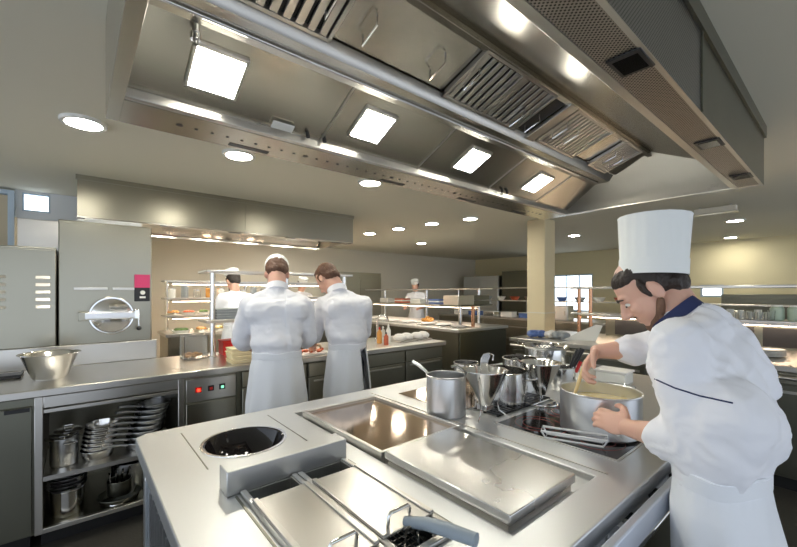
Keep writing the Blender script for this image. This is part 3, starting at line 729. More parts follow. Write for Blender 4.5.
# island base units
def iunit(name, lab, x0, x1, end=False):
    r = thing(name, lab, 'cabinet', ((x0+x1)/2, 1.06, 0), 'base units of the cooking island')
    MB().box(x0, x1, IB0+.06, IB1-.04, .12, T-.17).box(x0, x0+.012, IB0+.06, IB1-.04, T-.17, T-.051).box(x1-.012, x1, IB0+.06, IB1-.04, T-.17, T-.051).obj('carcass', STB, r)
    MB().box(x0+.02, x1-.02, IB0+.12, IB1-.10, 0, .12).obj('plinth', BLK, r)
    MB().box(x0+.006, x1-.006, IB0+.035, IB0+.06, .78, T-.055).obj('control_fascia', STT, r, bevel=.003)
    d = MB().box(x0+.01, x1-.01, IB0+.035, IB0+.06, .20, .77).obj('oven_door', STD, r, bevel=.004)
    MB().tube([(x0+.08, IB0+.02, .72), (x1-.08, IB0+.02, .72)], .010, 12).box(x0+.085, x0+.10, IB0+.02, IB0+.034, .712, .728).box(x1-.10, x1-.085, IB0+.02, IB0+.034, .712, .728).obj('door_handle', CHR, d)
    for k in range(4):
        cc = (x0+.12+k*(x1-x0-.24)/3, IB0+.0345, .82)
        MB().lathe([(0, 0), (.02, 0), (.018, .022), (0, .024)], cc, 20, RX).obj('control_knob', BLK, r)
    if end:
        MB().box(x0-.012, x0-.001, IB1-.09, IB1-.04, .12, T-.051).box(x0-.012, x0-.001, IB0+.06, IB0+.11, .12, T-.051).box(x0-.012, x0-.001, IB0+.11, IB1-.09, T-.10, T-.051).obj('end_frame', STS, r, bevel=.002)
        MB().box(x0-.008, x0-.001, IB0+.115, IB1-.25, .14, T-.105).obj('end_panel', BLK, r)
        mb = MB()
        for k in range(22): mb.prism([(IB0+.15+.05*k, .16), (IB0+.158+.05*k, .16), (IB0+.158+.05*k, T-.12), (IB0+.15+.05*k, T-.12)], x0-.018, x0-.009)
        mb.obj('grille_bars', STS, r)
        MB().box(x0-.010, x0-.001, IB1-.245, IB1-.095, .14, T-.105).obj('side_panel', plain('pale_blue_panel', (.45, .52, .60), .35, .6), r)
    return r
iunit('island_cabinet', 'island base unit at the left end under the wok and fryers', .20, 1.07, True)
iunit('island_cabinet', 'middle island base unit under the slab and induction hob', 1.075, 1.94)
iunit('island_cabinet', 'far island base unit hidden behind the standing chef', 1.945, 2.80)
o = thing('towel_rail', 'long pale steel rail along the chef side edge of the island', 'rail', (1.5, .352, .86))
MB().prism([(.340, .835), (.366, .835), (.372, .86), (.366, .892), (.345, .892), (.338, .86)], .20, 2.78).obj('bar', plain('pale_rail', (.60, .64, .72), .3, .6), o, bevel=.004)
for x in (.3, 1.1, 1.9, 2.7): MB().box(x-.012, x+.012, .366, .419, .845, .86).obj('bracket', ST, o)

# pots on the island
c = on(446, 408, T); c = at(446, 292+383*.54/1.70, 1.70); c.z = T
sp_ = vessel('saucepan', 'tall brushed aluminium saucepan with stick handle beside the griddle', 'saucepan', c, [(0, 0), (.080, 0), (.086, .006), (.086, .172)], STS, .004, None, 56)
stick_handle(c, .086, math.radians(100), .150, sp_, .10, .06, STS, .009)
PC = Vector((1.553, .637, T+.0045))
cas = vessel('casserole', 'wide brushed steel casserole being stirred on the induction hob', 'pot', PC, [(0, 0), (.135, 0), (.142, .007), (.142, .155)], STS, .004, None, 64)
hang = math.atan2(-.62, -.78)
loop_handle(PC, .142, hang, .112, cas, .035, .032, .006)
loop_handle(PC, .142, hang+math.pi, .112, cas, .035, .032, .006)
s_ = tag(MB().lathe([(0, .105), (.1365, .105), (.1365, .112), (.06, .114), (0, .113)], PC, 48).obj('sauce', SOUP), 'pale yellow sauce inside the big casserole', 'sauce'); base(s_, PC+Vector((0, 0, .105)))
def chinois(c, R, hh, lab, ring=False):
    r = thing('conical_strainer', lab, 'strainer', c, 'conical strainers on stands')
    zb = .045
    MB().lathe([(.012, zb-.004), (.022, zb), (R, hh), (R+.004, hh+.003), (R+.004, hh+.006), (R-.003, hh+.003), (.019, zb+.004), (0, zb), (.012, zb-.004)], c, 40).obj('cone', STP, r)
    if not ring:
        MB().box(c.x-.026, c.x+.026, c.y-.026, c.y+.026, c.z+.034, c.z+.060).obj('collar', STP, r, bevel=.004)
        for k in range(3):
            a = math.radians(200+120*k); d = Vector((math.cos(a), math.sin(a), 0))
            MB().tube([c+d*(R*.93)+Vector((0, 0, hh-.03)), c+d*.055+Vector((0, 0, .06)), c+d*.06+Vector((0, 0, .03)), c+d*.098+Vector((0, 0, .004))], .0032, 8).obj('leg', CHR, r)
    else:
        MB().tube([c+Vector((.075*math.cos(a), .075*math.sin(a), .005)) for a in [2*math.pi*i/36 for i in range(36)]], .0045, 8, True).obj('base_ring', CHR, r)
        MB().tube([c+Vector((0, 0, zb)), c+Vector((0, 0, .03)), c+Vector((0, 0, .01))], .009, 10).tube([c+Vector((-.072, 0, .006)), c+Vector((.072, 0, .006))], .004, 8).obj('stem', CHR, r)
    a = math.radians(130)
    MB().tube([c+Vector((math.cos(a)*R, math.sin(a)*R, hh)), c+Vector((math.cos(a)*(R+.03), math.sin(a)*(R+.03), hh+.02)), c+Vector((math.cos(a)*(R+.05), math.sin(a)*(R+.05), hh+.012))], .006, 8).obj('handle', CHR, r)
    return r
c = at(485, 300, 1.655); c.z = T
chinois(c, .094, .200, 'polished conical strainer on a wire stand right of the tall saucepan')
o = thing('serving_scoop', 'bent steel scoop standing up in the front strainer', 'ladle', c+Vector((0, 0, .12)))
MB().poly([c+Vector(v) for v in ((-.01, .02, .13), (-.013, .012, .25), (-.006, .004, .272), (.012, -.012, .278), (.016, -.016, .262), (.010, -.010, .24), (.012, .0, .13))], (.004, .005, 0)).obj('blade', STP, o, bevel=.001)
MB().tube([c+Vector((.010, -.012, .276)), c+Vector((.024, -.026, .268)), c+Vector((.022, -.024, .245))], .003, 8).obj('hook', CHR, o)
c2_ = c+Vector((-.06, .05, .0))
c = at(500, 300, 1.90); c.z = T+.0045
sb = vessel('stock_pot', 'steel stock pot with loop handles behind the front strainer', 'pot', c, [(0, 0), (.118, 0), (.125, .007), (.125, .150)], STP, .003, None, 48)
loop_handle(c, .125, math.radians(-62), .115, sb, .04, .05, .005, .01); loop_handle(c, .125, math.radians(118), .115, sb, .04, .05, .005, .01)
c = at(541, 300, 1.86); c.z = T
chinois(c, .090, .195, 'polished conical strainer on a round ring base nearer the casserole', True)
c = at(520, 300, 2.14); c.z = T
vessel('bain_marie_pot', 'tall steel pot standing behind the ring based strainer', 'pot', c, [(0, 0), (.088, 0), (.094, .006), (.094, .172)], STP, .003)
c = at(545, 300, 2.40); c.z = T
v = vessel('stock_pot', 'largest steel pot at the far back of the island group', 'pot', c, [(0, 0), (.11, 0), (.118, .007), (.124, .19), (.138, .205)], STP, .003)
c = at(466, 300, 2.10); c.z = T+.0045
vessel('small_pot', 'small steel pot half hidden between the tall saucepan and the strainer', 'pot', c, [(0, 0), (.058, 0), (.062, .006), (.066, .15)], STP, .003)
c = at(563, 300, 2.12); c.z = T
up = vessel('utensil_pot', 'steel pot holding black handled tools left of the casserole', 'pot', c, [(0, 0), (.058, 0), (.062, .006), (.064, .125)], STP, .003)
for i, (dx, dy, rr) in enumerate(((.02, -.02, 0), (.035, -.03, .01), (.01, -.035, .02), (.045, -.01, .0))):
    b = c+Vector((dx*.2-.01, dy*.2+.01, .008)); e = c+Vector((dx*2.0+.01, dy*2.2-.01, .215+rr))
    o = thing('kitchen_tongs', ('first', 'second', 'third', 'fourth')[i]+' black handled tool of the bundle in the utensil pot, counted from the left', 'utensil', b, 'black handled tools')
    mid = b.lerp(e, .55)
    MB().tube([b, mid], .003, 8).obj('shaft', CHR, o)
    MB().tube([mid, mid.lerp(e, .5), e], [.007, .009, .008], 10).obj('grip', BLK, o)
b = c+Vector((.0, -.03, .010)); e = c+Vector((.05, -.075, .16))
o = thing('red_spatula', 'small red handled spatula in the utensil pot', 'utensil', b)
MB().tube([b, b.lerp(e, .6)], .003, 8).obj('shaft', CHR, o); MB().tube([b.lerp(e, .6), e], [.008, .010], 10).obj('grip', RED, o)
c = on(614, 382, T)
o = thing('gastronorm_tub', 'small white lidded tub at the far end of the island', 'container', c)
MB().box(c.x-.06, c.x+.06, c.y-.085, c.y+.085, T, T+.065).obj('body', CERAM, o, bevel=.008)
MB().box(c.x-.066, c.x+.066, c.y-.091, c.y+.091, T+.0655, T+.078).obj('lid', CLOTHW, o, bevel=.004)
c = on(617, 391, T)
o = thing('glass_dish', 'shallow round glass dish behind the casserole rim', 'dish', c)
MB().lathe(wall_prof([(0, 0), (.06, 0), (.09, .028)], .003), c, 36).obj('bowl', PLAST, o)
MB().lathe([(0, .004), (.058, .004), (.075, .018), (0, .02)], c, 30).obj('contents', CERAM, o)
# clear plastic holder in front of the casserole
P0 = Vector((1.298, .728, T+.004)); P1 = Vector((1.375, .545, T+.004)); dd = (P1-P0).normalized(); nn = Vector((-dd.y, dd.x, 0))
L_ = (P1-P0).length
def rr(u, v, zz): return P0+dd*(u*L_)+nn*(v*.055)+Vector((0, 0, zz))
HOLD = plain('cloudy_clear_plastic', (.92, .94, .95), .12, Alpha=.75)
o = thing('clear_holder', 'clear plastic open holder lying on the steel in front of the casserole', 'holder', P0)
MB().tube([rr(-.04, 0, .03), rr(1.04, 0, .03), rr(1.04, 1, .03), rr(-.04, 1, .03)], .0042, 8, True).obj('top_rim', HOLD, o)
MB().tube([rr(.04, .1, .006), rr(.96, .1, .006), rr(.96, .9, .006), rr(.04, .9, .006)], .0036, 8, True).obj('lower_rim', HOLD, o)
for (u, v) in ((0, 0), (1, 0), (1, 1), (0, 1)):
    MB().tube([rr(.04+.92*u, .1+.8*v, .004), rr(-.03+1.06*u, v, .029)], .003, 8).obj('corner_post', HOLD, o)

# ------------------------------------------------------------------ people
from mathutils.bvhtree import BVHTree
def capsule(bm, p0, r0, p1, r1, seg=16):
    p0, p1 = Vector(p0), Vector(p1); d = p1-p0; L = d.length
    q = Vector((0, 0, 1)).rotation_difference(d.normalized()) if L > 1e-6 else Matrix.Identity(3).to_quaternion()
    prof = []
    n = 5
    for i in range(n+1):
        a = -math.pi/2+math.pi/2*i/n; prof.append((r0*math.cos(a), r0*math.sin(a)))
    for i in range(n+1):
        a = math.pi/2*i/n; prof.append((r1*math.cos(a), L+r1*math.sin(a)))
    prof[0] = (0, prof[0][1]); prof[-1] = (0, prof[-1][1])
    m = MB(); m.bm.free(); m.bm = bm
    m.lathe(prof, p0, seg, q.to_matrix())
def remeshed(name, prims, voxel, smooth=4, fac=.5):
    bm = bmesh.new()
    for p in prims:
        if p[0] == 'c': capsule(bm, *p[1:])
        else: bmesh.ops.create_uvsphere(bm, u_segments=24, v_segments=14, radius=1, matrix=p[1])
    bmesh.ops.recalc_face_normals(bm, faces=bm.faces)
    me = bpy.data.meshes.new(name); bm.to_mesh(me); bm.free()
    o = bpy.data.objects.new('temp', me); COL.objects.link(o)
    r = o.modifiers.new('r', 'REMESH'); r.mode = 'VOXEL'; r.voxel_size = voxel; r.use_smooth_shade = True
    if smooth:
        s = o.modifiers.new('s', 'SMOOTH'); s.factor = fac; s.iterations = smooth
    bake(o); me = o.data; bpy.data.objects.remove(o); me.name = name
    return me
def folds(me, amp, freq, stretch=(1, 1, 1), ridged=True, seed=0, shear=0):
    ns = [v.normal.copy() for v in me.vertices]
    for v, n in zip(me.vertices, ns):
        p = Vector((v.co.x*stretch[0]+v.co.z*shear, v.co.y*stretch[1], v.co.z*stretch[2]))*freq+Vector((seed, seed*.7, 0))
        w = noise.noise(p*.5)*1.2
        k = noise.noise(p+Vector((w, w, w)))
        if ridged: k = 1-abs(k)*2.4
        v.co += n*amp*(k-.3)
    return me
def shade(me):
    for p in me.polygons: p.use_smooth = True
def ellm(c, r, R=None):
    return Matrix.Translation(Vector(c)) @ (R.to_4x4() if R else Matrix.Identity(4)) @ Matrix.Diagonal((*r, 1))
def hand_prims(w, d, n, s, curl=.5, sc=1.0, thumb_in=.5):
    """wrist w, finger direction d, palm normal n, side towards the thumb s"""
    w, d, n, s = Vector(w), Vector(d).normalized(), Vector(n), Vector(s)
    n = (n-d*n.dot(d)).normalized(); s = d.cross(n) if d.cross(n).dot(s) > 0 else n.cross(d)
    out = []
    R = Matrix((s, d, n)).transposed()
    out.append(('e', ellm(w+d*.045*sc, (.038*sc, .050*sc, .016*sc), R)))
    for k, (off, L) in enumerate(((.027, .070), (.009, .078), (-.009, .073), (-.026, .058))):
        p = w+d*(.082 if k in (1, 2) else .076)*sc+s*off*sc; a = curl*.6; r = .0088*sc
        out.append(('c', w+d*.04*sc+s*off*.8*sc, .011*sc, p, r*1.05))
        for j, f in enumerate((.42, .32, .26)):
            dv = (d*math.cos(a)+n*math.sin(a)+s*off*.8).normalized()
            q = p+dv*L*f*sc
            out.append(('c', p, r*(1-.06*j), q, r*(.94-.08*j))); p = q; a += curl
    p = w+d*.018*sc+s*.028*sc
    dv = (d*.65+s*.75+n*thumb_in*.5).normalized(); q = p+dv*.038*sc
    out.append(('c', p, .014*sc, q, .0115*sc))
    dv = (d*.85+s*.3+n*thumb_in).normalized(); q2 = q+dv*.030*sc
    out.append(('c', q, .0112*sc, q2, .0095*sc))
    dv = (d*.9+s*.0+n*thumb_in*1.2).normalized(); out.append(('c', q2, .0095*sc, q2+dv*.022*sc, .008*sc))
    return out
class Fig:
    def __init__(s, base_, heading, label, name='person', group=None):
        s.b = Vector(base_); a = heading
        s.f = Vector((-math.sin(a), math.cos(a), 0)); s.r = Vector((math.cos(a), math.sin(a), 0))
        s.root = thing(name, label, 'person', s.b, group)
    def P(s, v): return s.b+s.r*v[0]+s.f*v[1]+Vector((0, 0, v[2]))
    def V(s, v): return s.r*v[0]+s.f*v[1]+Vector((0, 0, v[2]))
    def add(s, name, me, mat, label=None, parent=None, **k):
        o_ = org(parent or s.root); me.transform(Matrix.Translation(-o_)); shade(me)
        o = link(name, me, mat, parent or s.root, smooth=False, **k)
        if label: o['label'] = label
        return o
def head_frame(yaw_vec, pitch, roll=0):
    f = Vector((yaw_vec[0], yaw_vec[1], 0)).normalized(); r = Vector((f.y, -f.x, 0))
    fd = (f*math.cos(pitch)-Vector((0, 0, 1))*math.sin(pitch)).normalized(); u = r.cross(fd)
    if roll:
        q = Matrix.Rotation(roll, 3, fd); r = q@r; u = q@u
    return Matrix((r, fd, u)).transposed()
def head_prims(c, R):
    c = Vector(c); P = lambda x, y, z_: c+R@Vector((x, y, z_))
    return [('e', ellm(P(0, -.012, .028), (.076, .096, .090), R)), ('e', ellm(P(0, .020, -.030), (.064, .072, .088), R)),
            ('e', ellm(P(0, .055, -.088), (.034, .032, .028), R)), ('e', ellm(P(0, .066, .022), (.048, .026, .022), R)),
            ('c', P(0, .088, .008), .009, P(0, .112, -.028), .0125), ('e', ellm(P(0, .100, -.034), (.018, .014, .009), R)),
            ('e', ellm(P(.034, .066, -.025), (.024, .022, .022), R)), ('e', ellm(P(-.034, .066, -.025), (.024, .022, .022), R)),
            ('e', ellm(P(0, .084, -.058), (.024, .012, .007), R)), ('e', ellm(P(0, .082, -.070), (.021, .011, .007), R)),
            ('e', ellm(P(.079, -.008, -.010), (.009, .020, .032), R)), ('e', ellm(P(-.079, -.008, -.010), (.009, .020, .032), R)),
            ('c', P(.046, .02, -.075), .020, P(0, .06, -.09), .02), ('c', P(-.046, .02, -.075), .020, P(0, .06, -.09), .02)]
def face_parts(F_, c, R, body):
    c = Vector(c); P = lambda x, y, z_: c+R@Vector((x, y, z_))
    for sx in (-1, 1):
        e = MB().ell(P(.031*sx, .0785, -.001), (.0095, .0100, .0055), 14).obj('eye', CERAM, body)
        MB().ell(P(.031*sx, .0865, -.0025), (.0048, .0030, .0042), 10).obj('iris', HAIR, body)
        MB().tube([P(.016*sx, .094, .022), P(.032*sx, .092, .027), P(.048*sx, .080, .021)], [.003, .0038, .002], 8).obj('eyebrow', HAIR, body)
def skirt(name, F_, rows, mat, nf=14, amp=.012, gap=None, label=None, seed=0):
    """rows: (cx, cy, z, rx, ry) local; open at gap=(a0,a1) degrees measured from the right side"""
    n = 96; bm = bmesh.new(); grid = []
    a0, a1 = (0, 360) if gap is None else (gap[1], gap[0]+360)
    rnd = random.Random(seed); ph = [rnd.uniform(0, 6.28) for _ in range(5)]
    NZ = 28
    for j in range(NZ+1):
        u = j/NZ*(len(rows)-1); i = min(int(u), len(rows)-2); f = u-i
        A, B = rows[i], rows[i+1]; c = [A[k]*(1-f)+B[k]*f for k in range(5)]
        tt = j/NZ; ring = []
        for k in range(n+1 if gap else n):
            a = math.radians(a0+(a1-a0)*k/n)
            w = 1+amp*tt*(math.sin(nf*a+ph[0]+tt*.8)+.6*math.sin((nf*.6//1)*a+ph[1])+.5*math.sin(3*a+ph[2]))/.2*.35
            w += amp*.35*math.sin(26*a+ph[3])*max(0, 1-tt*4)
            ring.append(bm.verts.new(F_.P((c[0]+c[3]*w*math.cos(a), c[1]+c[4]*w*math.sin(a), c[2]))))
        grid.append(ring)
    m = len(grid[0])
    for A, B in zip(grid, grid[1:]):
        for k in range(m if not gap else m-1):
            bm.faces.new([A[k], A[(k+1) % m], B[(k+1) % m], B[k]])
    bmesh.ops.recalc_face_normals(bm, faces=bm.faces)
    me = bpy.data.meshes.new(name); bm.to_mesh(me); bm.free()
    o = F_.add(name, me, mat, label)
    so_ = o.modifiers.new('Solidify', 'SOLIDIFY'); so_.thickness = .004; so_.offset = 1
    return o
def band(name, F_, c, rx, ry, zz, h, mat, parent=None, tilt=None, t=.006):
    """closed cloth band around an ellipse"""
    n = 64; mb = MB(); rings = []
    for (dr, dz) in ((0, -h/2), (t, -h/2+.003), (t, h/2-.003), (0, h/2)):
        rings.append([mb.bm.verts.new(F_.P((c[0]+(rx+dr)*math.cos(a), c[1]+(ry+dr)*math.sin(a), zz+dz+(tilt*math.sin(a) if tilt else 0)+.004*math.sin(5*a)))) for a in [2*math.pi*i/n for i in range(n)]])
    for A, B in zip(rings, rings[1:]+rings[:1]):
        for k in range(n): mb.bm.faces.new([A[k], A[(k+1) % n], B[(k+1) % n], B[k]])
    return mb.obj(name, mat, parent or F_.root)
def legs(F_, hips, feet, r=.070):
    pr = []
    for h_, f_ in zip(hips, feet):
        knee = Vector(h_).lerp(Vector(f_), .5)+Vector((0, .012, 0))
        pr += [('c', F_.P(h_), r, F_.P(knee), r*.72), ('c', F_.P(knee), r*.72, F_.P((f_[0], f_[1], .10)), r*.62)]
    return pr
def shoes(F_, feet):
    for f_ in feet:
        me = remeshed('shoe', [('c', F_.P((f_[0], f_[1]-.05, .045)), .042, F_.P((f_[0], f_[1]+.12, .036)), .036), ('e', ellm(F_.P((f_[0], f_[1]-.02, .06)), (.045, .055, .05)))], .008, 2)
        zmin = min(v.co.z for v in me.vertices)
        for v in me.vertices: v.co.z -= zmin
        F_.add('shoe', me, BLK)

def figure(base_, heading, label, J, detail='mid', hair=HAIR, hat=None, collar=None, apron=True, group=None, seed=0, hem=.34, gap=None, fold=.006, cloth=WHITE, waist_r=(.155, .12)):
    F_ = Fig(base_, heading, label, group=group)
    vox, jv = {'fine': (.0042, .0075), 'mid': (.008, .010), 'low': (.014, .016)}[detail]
    P = F_.P; j = {k: (P(v) if isinstance(v, (tuple, list)) and len(v) == 3 else v) for k, v in J.items() if k not in ('hd', 'lhand', 'rhand', 'extra')}
    R = head_frame((F_.f*J['hd'][1]+F_.r*J['hd'][0])[:2], J['hd'][2], J['hd'][3] if len(J['hd']) > 3 else 0)
    hc = j['head']
    body = head_prims(hc, R)
    nb = hc+R@Vector((0, -.035, -.05))
    body += [('c', nb, .056, j['neck'], .058), ('c', hc+R@Vector((0, .01, -.07)), .045, j['neck'], .055)]
    body += [('c', j['neck'], .052, j['chest'], .07), ('e', ellm(j['chest'], (.115, .07, .10))), ('c', j['chest'], .075, j['pelvis'], .078)]
    for s_, q in (('l', -1), ('r', 1)):
        body += [('c', j[s_+'sho'], .040, j[s_+'elb'], .040), ('c', j[s_+'elb'], .041, j[s_+'wri'].lerp(j[s_+'elb'], .45), .038), ('c', j[s_+'wri'].lerp(j[s_+'elb'], .45), .038, j[s_+'wri'], .026), ('c', j['chest']+Vector((0, 0, .02)), .05, j[s_+'sho'], .036)]
        d, n, sd, curl = J[s_+'hand']
        body += hand_prims(j[s_+'wri'], F_.V(d), F_.V(n), F_.V(sd), curl, 1.0 if detail != 'fine' else 1.02)
    hx_, hy_ = J['pelvis'][0], J['pelvis'][1]; hips = ((hx_-.07, hy_, J['pelvis'][2]-.03), (hx_+.07, hy_, J['pelvis'][2]-.03)); feet = ((hx_-.10, hy_-.01, 0), (hx_+.10, hy_-.03, 0))
    body += [('c', P(hips[i]), .045, P((feet[i][0], feet[i][1], .08)), .028) for i in (0, 1)]
    me = remeshed('body', body, vox, 3 if detail == 'fine' else 1, .4)
    bo = F_.add('body', me, SKIN)
    if detail != 'low': face_parts(F_, hc, R, bo)
    # hair
    Ph = lambda x, y, z_: hc+R@Vector((x, y, z_))
    hp = [('e', ellm(Ph(0, -.034, .034), (.083, .084, .088), R)), ('e', ellm(Ph(0, -.062, -.022), (.070, .050, .056), R)), ('e', ellm(Ph(0, -.004 if J.get('hatted') else .010, .066 if J.get('hatted') else .078), (.077, .078, .042) if J.get('hatted') else (.066, .060, .040), R)),
          ('c', Ph(.073, .012, .03), .014, Ph(.074, .014, -.012), .009), ('c', Ph(-.073, .012, .03), .014, Ph(-.074, .014, -.012), .009)]
    me = remeshed('hair', hp, max(vox, .006), 2); folds(me, .004, 38, (1, 1, .5), True, seed)
    F_.add('hair', me, hair)
    # jacket
    jp = list(J.get('extra_raw', []))
    wz = J['waist']
    RH = Matrix.Rotation(heading, 3, 'Z'); bs = J.get('bs', 1.0)
    jp += [('c', j['neck']+Vector((0, 0, -.02)), .070*bs, j['chest'], .10*bs)]
    stat = [(j['waist'], waist_r[0]+.006, waist_r[1]+.008), (j['belly'], .168*bs, .128*bs), (j['chest'], .185*bs, .122*bs), (j['chest'].lerp(j['neck'], .45), .165*bs, .100*bs)]
    for (A, ax, ay), (B, bx_, by_) in zip(stat, stat[1:]):
        for k in range(5):
            f = k/4; jp.append(('e', ellm(A.lerp(B, f), (ax+(bx_-ax)*f, ay+(by_-ay)*f, .075), RH)))
    for s_ in 'lr':
        e = j[s_+'elb']; w = j[s_+'wri']; cf = e.lerp(w, J.get('cuff', .45)); cr = J.get('cuff_r', .058)
        jp += [('c', j['neck']+Vector((0, 0, -.035)), .064*bs, j[s_+'sho'], .062*bs), ('c', j['chest'], .10*bs, j[s_+'sho'], .066*bs), ('c', j[s_+'sho'], .072*bs, e, .062), ('c', e, .062, cf, cr)]
    for ex in J.get('extra', []):
        if ex[0] == 'e': jp.append(('e', ellm(P(ex[1]), ex[2], Matrix.Rotation(heading, 3, 'Z'))))
        else: jp.append(('c', P(ex[1]), ex[2], P(ex[3]), ex[4]))
    me = remeshed('jacket', jp, jv, 16 if detail == 'fine' else 14)
    folds(me, fold*.75, 10, (1, 1, .30), True, seed, .55 if detail == 'fine' else .15); folds(me, fold*.35, 15, (.6, 1, 1.6), True, seed+3)
    ja = F_.add('jacket', me, cloth)
    # trousers, shoes
    me = remeshed('trousers', legs(F_, hips, feet)+[('e', ellm(j['pelvis'], (.13, .088, .09), Matrix.Rotation(heading, 3, 'Z')))], .012, 3)
    F_.add('trousers', me, TROU)
    shoes(F_, feet)
    if apron:
        x, y, zz = J['waist']; px_, py_, pz_ = J.get('apron_hem', (x, y, hem))
        rx, ry = waist_r
        ar = J.get('apron_r', (rx+.05, ry+.05))
        o = skirt('apron', F_, [(x, y, zz-.01, rx+.004, ry+.004), (x, y, zz-.08, rx+.020, ry+.012), ((x+px_)/2, (y+py_)/2, (zz+hem)/2, (rx+ar[0])/2+.02, (ry+ar[1])/2+.01), (px_, py_, hem, ar[0], ar[1])], WHITE2, 9, .030, gap, seed=seed)
        band('waistband', F_, (x, y), rx+.006, ry+.006, zz+.005, .045, WHITE2, o)
    if collar:
        pass
    return F_, R, hc, ja, bo

# --- the chef stirring the casserole at the right
BX, BY = 1.35, .235
def loc(w): return (w[0]-BX, w[1]-BY, w[2])
Jm = dict(hatted=True, pelvis=loc((1.355, .235, .90)), waist=loc((1.355, .238, .970)), belly=loc((1.375, .24, 1.08)), chest=loc((1.40, .30, 1.235)), neck=loc((1.458, .340, 1.378)),
          head=loc((1.456, .444, 1.470)), hd=(-.40, .92, math.radians(42)),
          lsho=loc((1.275, .315, 1.315)), lelb=loc((1.245, .262, 1.060)), lwri=loc((1.335, .462, 1.030)), lhand=((.25, .93, .05), (.80, .05, -.50), (.2, .1, 1), .42),
          rsho=loc((1.570, .325, 1.325)), relb=loc((1.650, .480, 1.250)), rwri=loc((1.530, .635, 1.232)), rhand=((-.55, .25, -.62), (-.35, -.35, -.7), (-.6, -.6, .2), .75),
          cuff=.40, cuff_r=.058, bs=.95, apron_hem=(.06, -.05, .30), apron_r=(.235, .145),
          extra=[('e', (.075, -.040, 1.08), (.105, .085, .12)), ('e', (.085, .0, 1.18), (.095, .09, .15)),
                 ('c', loc((1.475, .295, 1.365)), .062, loc((1.490, .245, 1.290)), .080), ('c', loc((1.490, .245, 1.290)), .080, loc((1.470, .215, 1.18)), .085), ('c', loc((1.475, .295, 1.365)), .058, loc((1.40, .30, 1.33)), .075), ('c', (-.07, -.02, 1.14), .10, (-.08, .0, 1.03), .09)])
FM, RM, hcM, jaM, boM = figure((BX, BY, 0), 0, 'person in tall white hat and navy collared white jacket stirring the casserole', Jm, 'fine', HAIR, seed=2.3, hem=.30, fold=.012, waist_r=(.160, .092))
# navy collar band around the neck
def ring_band(F_, c, axis, rx, ry, h, mat, name='collar', t=.007, up=None, flare=.01):
    ax = Vector(axis).normalized(); u = Vector(up or (0, 1, 0)); u = (u-ax*u.dot(ax)).normalized(); r_ = u.cross(ax)
    n = 48; mb = MB(); rings = []
    for (dr, dz) in ((0, 0), (t+flare, 0), (t, h), (0, h)):
        rings.append([mb.bm.verts.new(Vector(c)+r_*(rx+dr)*math.cos(a)+u*(ry+dr)*math.sin(a)+ax*dz) for a in [2*math.pi*i/n for i in range(n)]])
    for A, B in zip(rings, rings[1:]+rings[:1]):
        for k in range(n): mb.bm.faces.new([A[k], A[(k+1) % n], B[(k+1) % n], B[k]])
    o = mb.obj(name, mat, F_.root); return o
o = ring_band(FM, (1.459, .350, 1.372), (-.08, .70, .71), .064, .068, .036, NAVY, flare=.002)
o['label'] = 'navy blue collar'
# beard along the jaw
Pm = lambda x, y, z_: hcM+RM@Vector((x, y, z_))
me = remeshed('beard', [('c', Pm(.070, .005, -.045), .012, Pm(.048, .035, -.085), .016), ('c', Pm(-.070, .005, -.045), .012, Pm(-.048, .035, -.085), .016), ('c', Pm(.048, .035, -.085), .016, Pm(0, .068, -.100), .024), ('c', Pm(-.048, .035, -.085), .016, Pm(0, .068, -.100), .024),
                        ('c', Pm(-.02, .091, -.047), .004, Pm(.02, .091, -.047), .004)], .0045, 2)
FM.add('beard', me, BEARD)
# tall paper hat
hatc = Vector((1.453, .428, 1.546))
o = thing('tall_chef_hat', 'tall white cylindrical paper hat on the bowed head of the cook at the right', 'hat', hatc)
axm = Matrix.Rotation(math.radians(3), 3, 'Y')
pr = [(.087, -.028), (.089, .03), (.092, .09), (.096, .158), (.0975, .162), (.094, .160), (.090, .156), (.05, .151), (0, .149), (0, .143), (.088, .143), (.088, .09), (.084, .03), (.083, -.028), (.087, -.028)]
hm = MB().lathe(pr, hatc, 72, axm, (1, 1.08))
for v in hm.bm.verts:
    rel = v.co-hatc; a = math.atan2(rel.y, rel.x)
    if rel.z > .02: v.co += Vector((rel.x, rel.y, 0)).normalized()*.0012*math.sin(a*18) if rel.xy.length > .05 else Vector()
hm.obj('crown', PAPER, o)
MB().lathe([(.0875, -.030), (.0905, -.030), (.0915, .020), (.0895, .020), (.0875, -.030)], hatc, 72, axm, (1, 1.08)).obj('head_band', PAPER, o)
# navy piping: follows the jacket surface
def piping(F_, ja, pix, mat, name, r=.0016, cam=Vector((0, 0, H))):
    bv = BVHTree.FromPolygons([v.co+org(ja) for v in ja.data.vertices], [p.vertices[:] for p in ja.data.polygons])
    pts = []
    for i in range(len(pix)-1):
        for k in range(9):
            f = k/9; px = pix[i][0]*(1-f)+pix[i+1][0]*f; py = pix[i][1]*(1-f)+pix[i+1][1]*f
            d = (at(px, py, 1)-cam).normalized(); h_, n_, _, _ = bv.ray_cast(cam, d)
            if h_ is not None: pts.append(h_+n_*.0005)
    if len(pts) > 2: return MB().tube(pts, r, 6).obj(name, mat, ja)
o = piping(FM, jaM, [(655, 379), (675, 388), (700, 396), (737, 404)], NAVY, 'piping', .0021)
# wooden spoon in the right hand
w = Vector(FM.P(Jm['rwri']))
tip = Vector((1.46, .70, 1.035))
hp_ = w+Vector((-.045, .03, -.050))
o = thing('wooden_spoon', 'pale wooden spoon held upright in the casserole', 'spoon', tip)
MB().tube([hp_+(hp_-tip)*.12, hp_, tip], [.006, .007, .006], 10).obj('handle', plain('pale_wood', (.80, .62, .30), .5), o)

